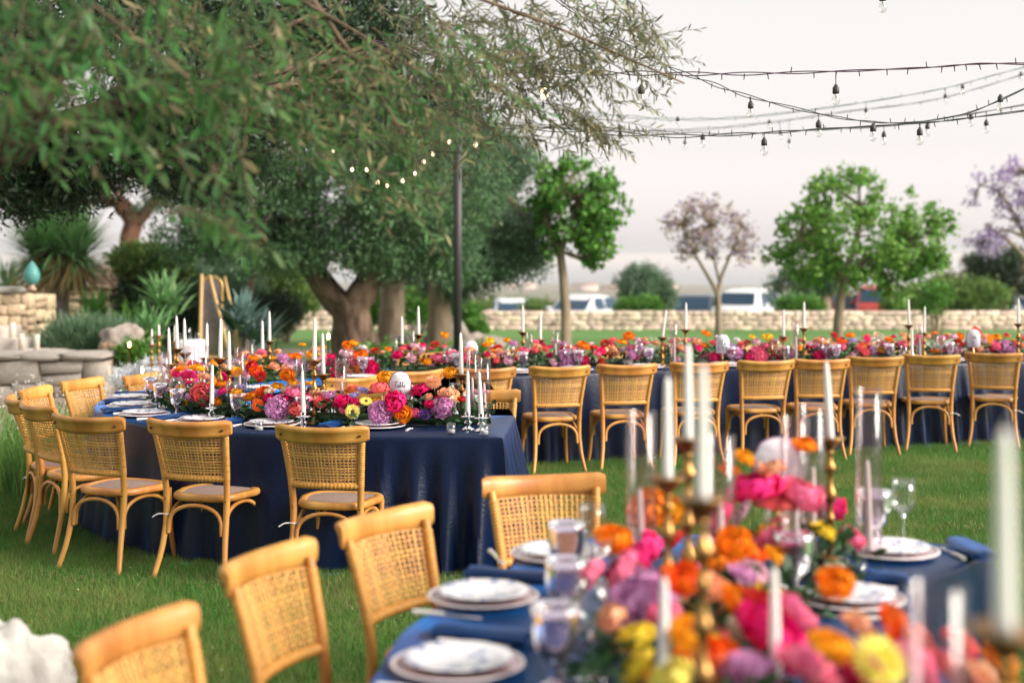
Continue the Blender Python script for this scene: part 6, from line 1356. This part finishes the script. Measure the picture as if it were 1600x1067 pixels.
car(1606, 52, 10, 4.0, 1.7, 1.42, 'white', 'parked_car', 'white car cut off by the right edge')
car(648, 52, -12, 4.3, 1.78, 1.5, 'white', 'parked_car', 'white car with dark windscreen seen between the olive trunks', 'suv')

# ================================================================ welcome mirror, side table
M_frame = mat('gilt frame', (.72, .47, .17), .3, metal=.7); M_mirror = mat('warm grey mirror', (.30, .265, .25), .12, metal=.85); M_pine = mat('light timber easel', (.66, .43, .20), .5)
c = atd(331, 560, 22.0); t = thing('arched_mirror_sign', 'arched mirror sign in a thin gold frame standing on a timber easel by the path', 'mirror', (c.x, 22.0, 0), R(12))
hz = atd(331, 432, 22).z; w = .158; P = [(-w, 0, .25), (-w, 0, hz - w)] + [(-w * math.cos(a), 0, hz - w + w * math.sin(a)) for a in np.linspace(.2, math.pi - .2, 9)] + [(w, 0, hz - w), (w, 0, .25), (-w, 0, .25)]
MB().tube(P, .020, 8).build('frame', M_frame, t)
b = MB(); V = np.array(P[:-1]) + np.array([0, .004, 0]); n = len(V); idx = np.arange(n); cc = V.mean(0); b.add(np.vstack([V, cc[None]]), T=np.stack([idx, (idx + 1) % n, np.full(n, n)], -1)); V2 = V + np.array([0, .02, 0]); b.add(V2, T=[[0, i + 1, i] for i in range(1, n - 1)]); b.build('mirror_pane', M_mirror, t, False)
ea = thing('easel', 'light timber easel leaning either side of the arched mirror', 'easel', (c.x, 22.0, 0), R(8))
for (x0, z0, x1, z1, y0, y1) in ((-.03, 1.50, .34, .0, -.03, -.14), (.19, 1.48, .46, .02, .05, .30), (-.15, 1.52, -.18, .0, -.03, -.15)):
    a = Vector((x0, y0, z0)); bb = Vector((x1, y1, z1)); MB().tube([a, bb], .026, 4).build('leg', M_pine, ea, False)
MB().box((0, -.05, .22), (.26, .03, .02)).build('ledge', M_pine, ea, False)
# white side table in the left background with vessels
M_linen = mat('white linen', (.72, .73, .78), .8, bump=.2, bscale=30)
c = atd(297, 520, 16.0)
t = thing('cocktail_table', 'narrow drinks table under a white cloth left of the mirror', 'table', (c.x, 16.0, 0)); zt = atd(297, 531, 16).z
MB().lathe([(0, zt), (.16, zt), (.175, zt - .02), (.165, zt - .25), (.15, zt - .55), (.20, .02), (.22, .01)], 28, ripple=.05, nr=9).build('cloth', M_linen, t)
for k, (dx, hh, r) in enumerate(((-.02, .12, .045), (.09, .07, .03), (-.11, .06, .025))):
    tag(MB().lathe([(0, .002), (r, .002), (r, hh), (r * .7, hh + .01), (r * .9, hh + .02)], 16).build('glass_jar', TG, None, True, (c.x + dx, 16.0 - .03, zt)), ('tall glass jar on the white drinks table', 'short glass tumbler at the right of the drinks table', 'small glass tumbler at the left of the drinks table')[k], 'jar', 'glass jars on the drinks table')
c = atd(262, 570, 14.5); zt = atd(262, 572, 14.5).z
t = thing('side_table', 'low table behind the left bend draped in white, brass candlesticks on it', 'table', (c.x, 14.5, 0))
MB().lathe([(0, zt), (.26, zt), (.275, zt - .02), (.27, zt - .3), (.29, .01)], 32, ripple=.04, nr=11).build('cloth', M_linen, t)
for px, cup, top, lb in ((238, 538, 513, 'shortest, left'), (249, 525, 506, 'tallest, middle'), (274, 533, 507, 'right')):
    p = atd(px, cup, 14.5); hgt = p.z - zt; S_ = make_stick(round(hgt, 2)); r = S_.place((p.x, 14.5 - .02, zt + .001), 0, 'slim gold candlestick on the white side table, ' + lb, 'candlestick', 'gold candlesticks on the side table')
    PC.place((p.x, 14.48, p.z - .005), 0, 'short white candle on the side table, ' + lb, 'candle', 'candles on the side table', sc=(1, 1, (cup - top) / FPX * 14.5 / .262))
# fluffy white feathers heaped by the table bend
rs = np.random.RandomState(3)
t = thing('white_feathers', 'heap of fluffy white ostrich feathers behind the left bend of the table', 'feathers', (-4.2, 15.0, 0)); B = []
for px, py, rx, ry in ((205, 588, 30, 12), (240, 578, 26, 14), (262, 585, 22, 12), (190, 592, 14, 8)):
    q = atd(px, py, 14.6) - Vector((-4.2, 15.0, 0)); B.append((q.x, q.y, max(q.z, .12), rx / FPX * 14.6, .2, ry / FPX * 14.6))
P, Uo, C_ = blob_points(B, 260, 26, .035, rs, .2); n = len(P); P[:, 2] = np.maximum(P[:, 2], .02)
V, Q = leaf_arrays(P, Uo + rand_unit(n, rs) * .7, rand_unit(n, rs), rs.uniform(.04, .08, n), rs.uniform(.006, .012, n)); obj('plumes', mesh_np('plumes', V, Q), mat('white feather', (.82, .84, .88), .9, transl=.3), t)
# small lantern glow among the plants: flame cups seen beside the boulder and path
for k, (px, py, d, lb) in enumerate(((202, 537, 17.2, 'small glowing lantern in the clump before the big boulder'), (513, 524, 15.5, 'small glowing lantern on the path left of the forked tree'), (222, 577, 13.0, 'thin lit candle standing by the feathers'))):
    p = atd(px, py, d); t = thing('lantern', lb, 'lantern', (p.x, p.y, 0)); hh = max(.05, p.z)
    MB().lathe([(0, 0), (.035, 0), (.03, .01), (.008, .02), (.008, hh - .05), (.03, hh - .045), (0, hh - .044)], 12).build('stand', M_brass, t); MB().lathe([(.028, hh - .044), (.032, hh + .05), (.030, hh + .05)], 14).build('glass', TG, t)
    MB().lathe([(0, hh - .04), (.011, hh - .025), (.008, hh), (0, hh + .02)], 8).build('flame', M_fil, t)
for i, c in enumerate(((-.9, 6.8), (-3.4, 6.2), (-1.4, 5.6), (.9, 7.2))):
    pass
# fallen leaves on the grass
rs = np.random.RandomState(12); n = 140; P = np.column_stack([rs.uniform(-3.6, 4.5, n), rs.uniform(5.2, 12, n), np.full(n, .036)]); D = rand_unit(n, rs); D[:, 2] *= .2
V, Q = leaf_arrays(P, D, rand_unit(n, rs) * .4 + np.array([0, 0, 1.]), rs.uniform(.025, .05, n), rs.uniform(.008, .013, n)); o = obj('fallen_leaves', mesh_np('fallen_leaves', V, Q), mat('fallen leaf', (.34, .30, .18), .8, island=.4), None, None, 'stuff'); o['label'] = 'pale fallen leaves dotted over the lawn'; o['category'] = 'leaves'
# ================================================================ evening haze
HAZE = 0.00018
if HAZE:
    m = bpy.data.materials.new('evening haze'); m.use_nodes = True; N, L = m.node_tree.nodes, m.node_tree.links; N.clear(); o_ = N.new('ShaderNodeOutputMaterial'); v = N.new('ShaderNodeVolumePrincipled')
    v.inputs['Color'].default_value = (1.0, .965, .965, 1); v.inputs['Density'].default_value = HAZE; v.inputs['Anisotropy'].default_value = .2; L.new(v.outputs[0], o_.inputs['Volume'])
    MB().box((0, 7480, -25), (14500, 7560, 37.6)).build('haze', m, None, False, kind='stuff')
print('LONG', [k for k in LABELS if len(k.split()) > 16])
dup = {k: v for k, v in LABELS.items() if len(v) > 1}
if dup: print('DUPLICATE LABELS', dup)
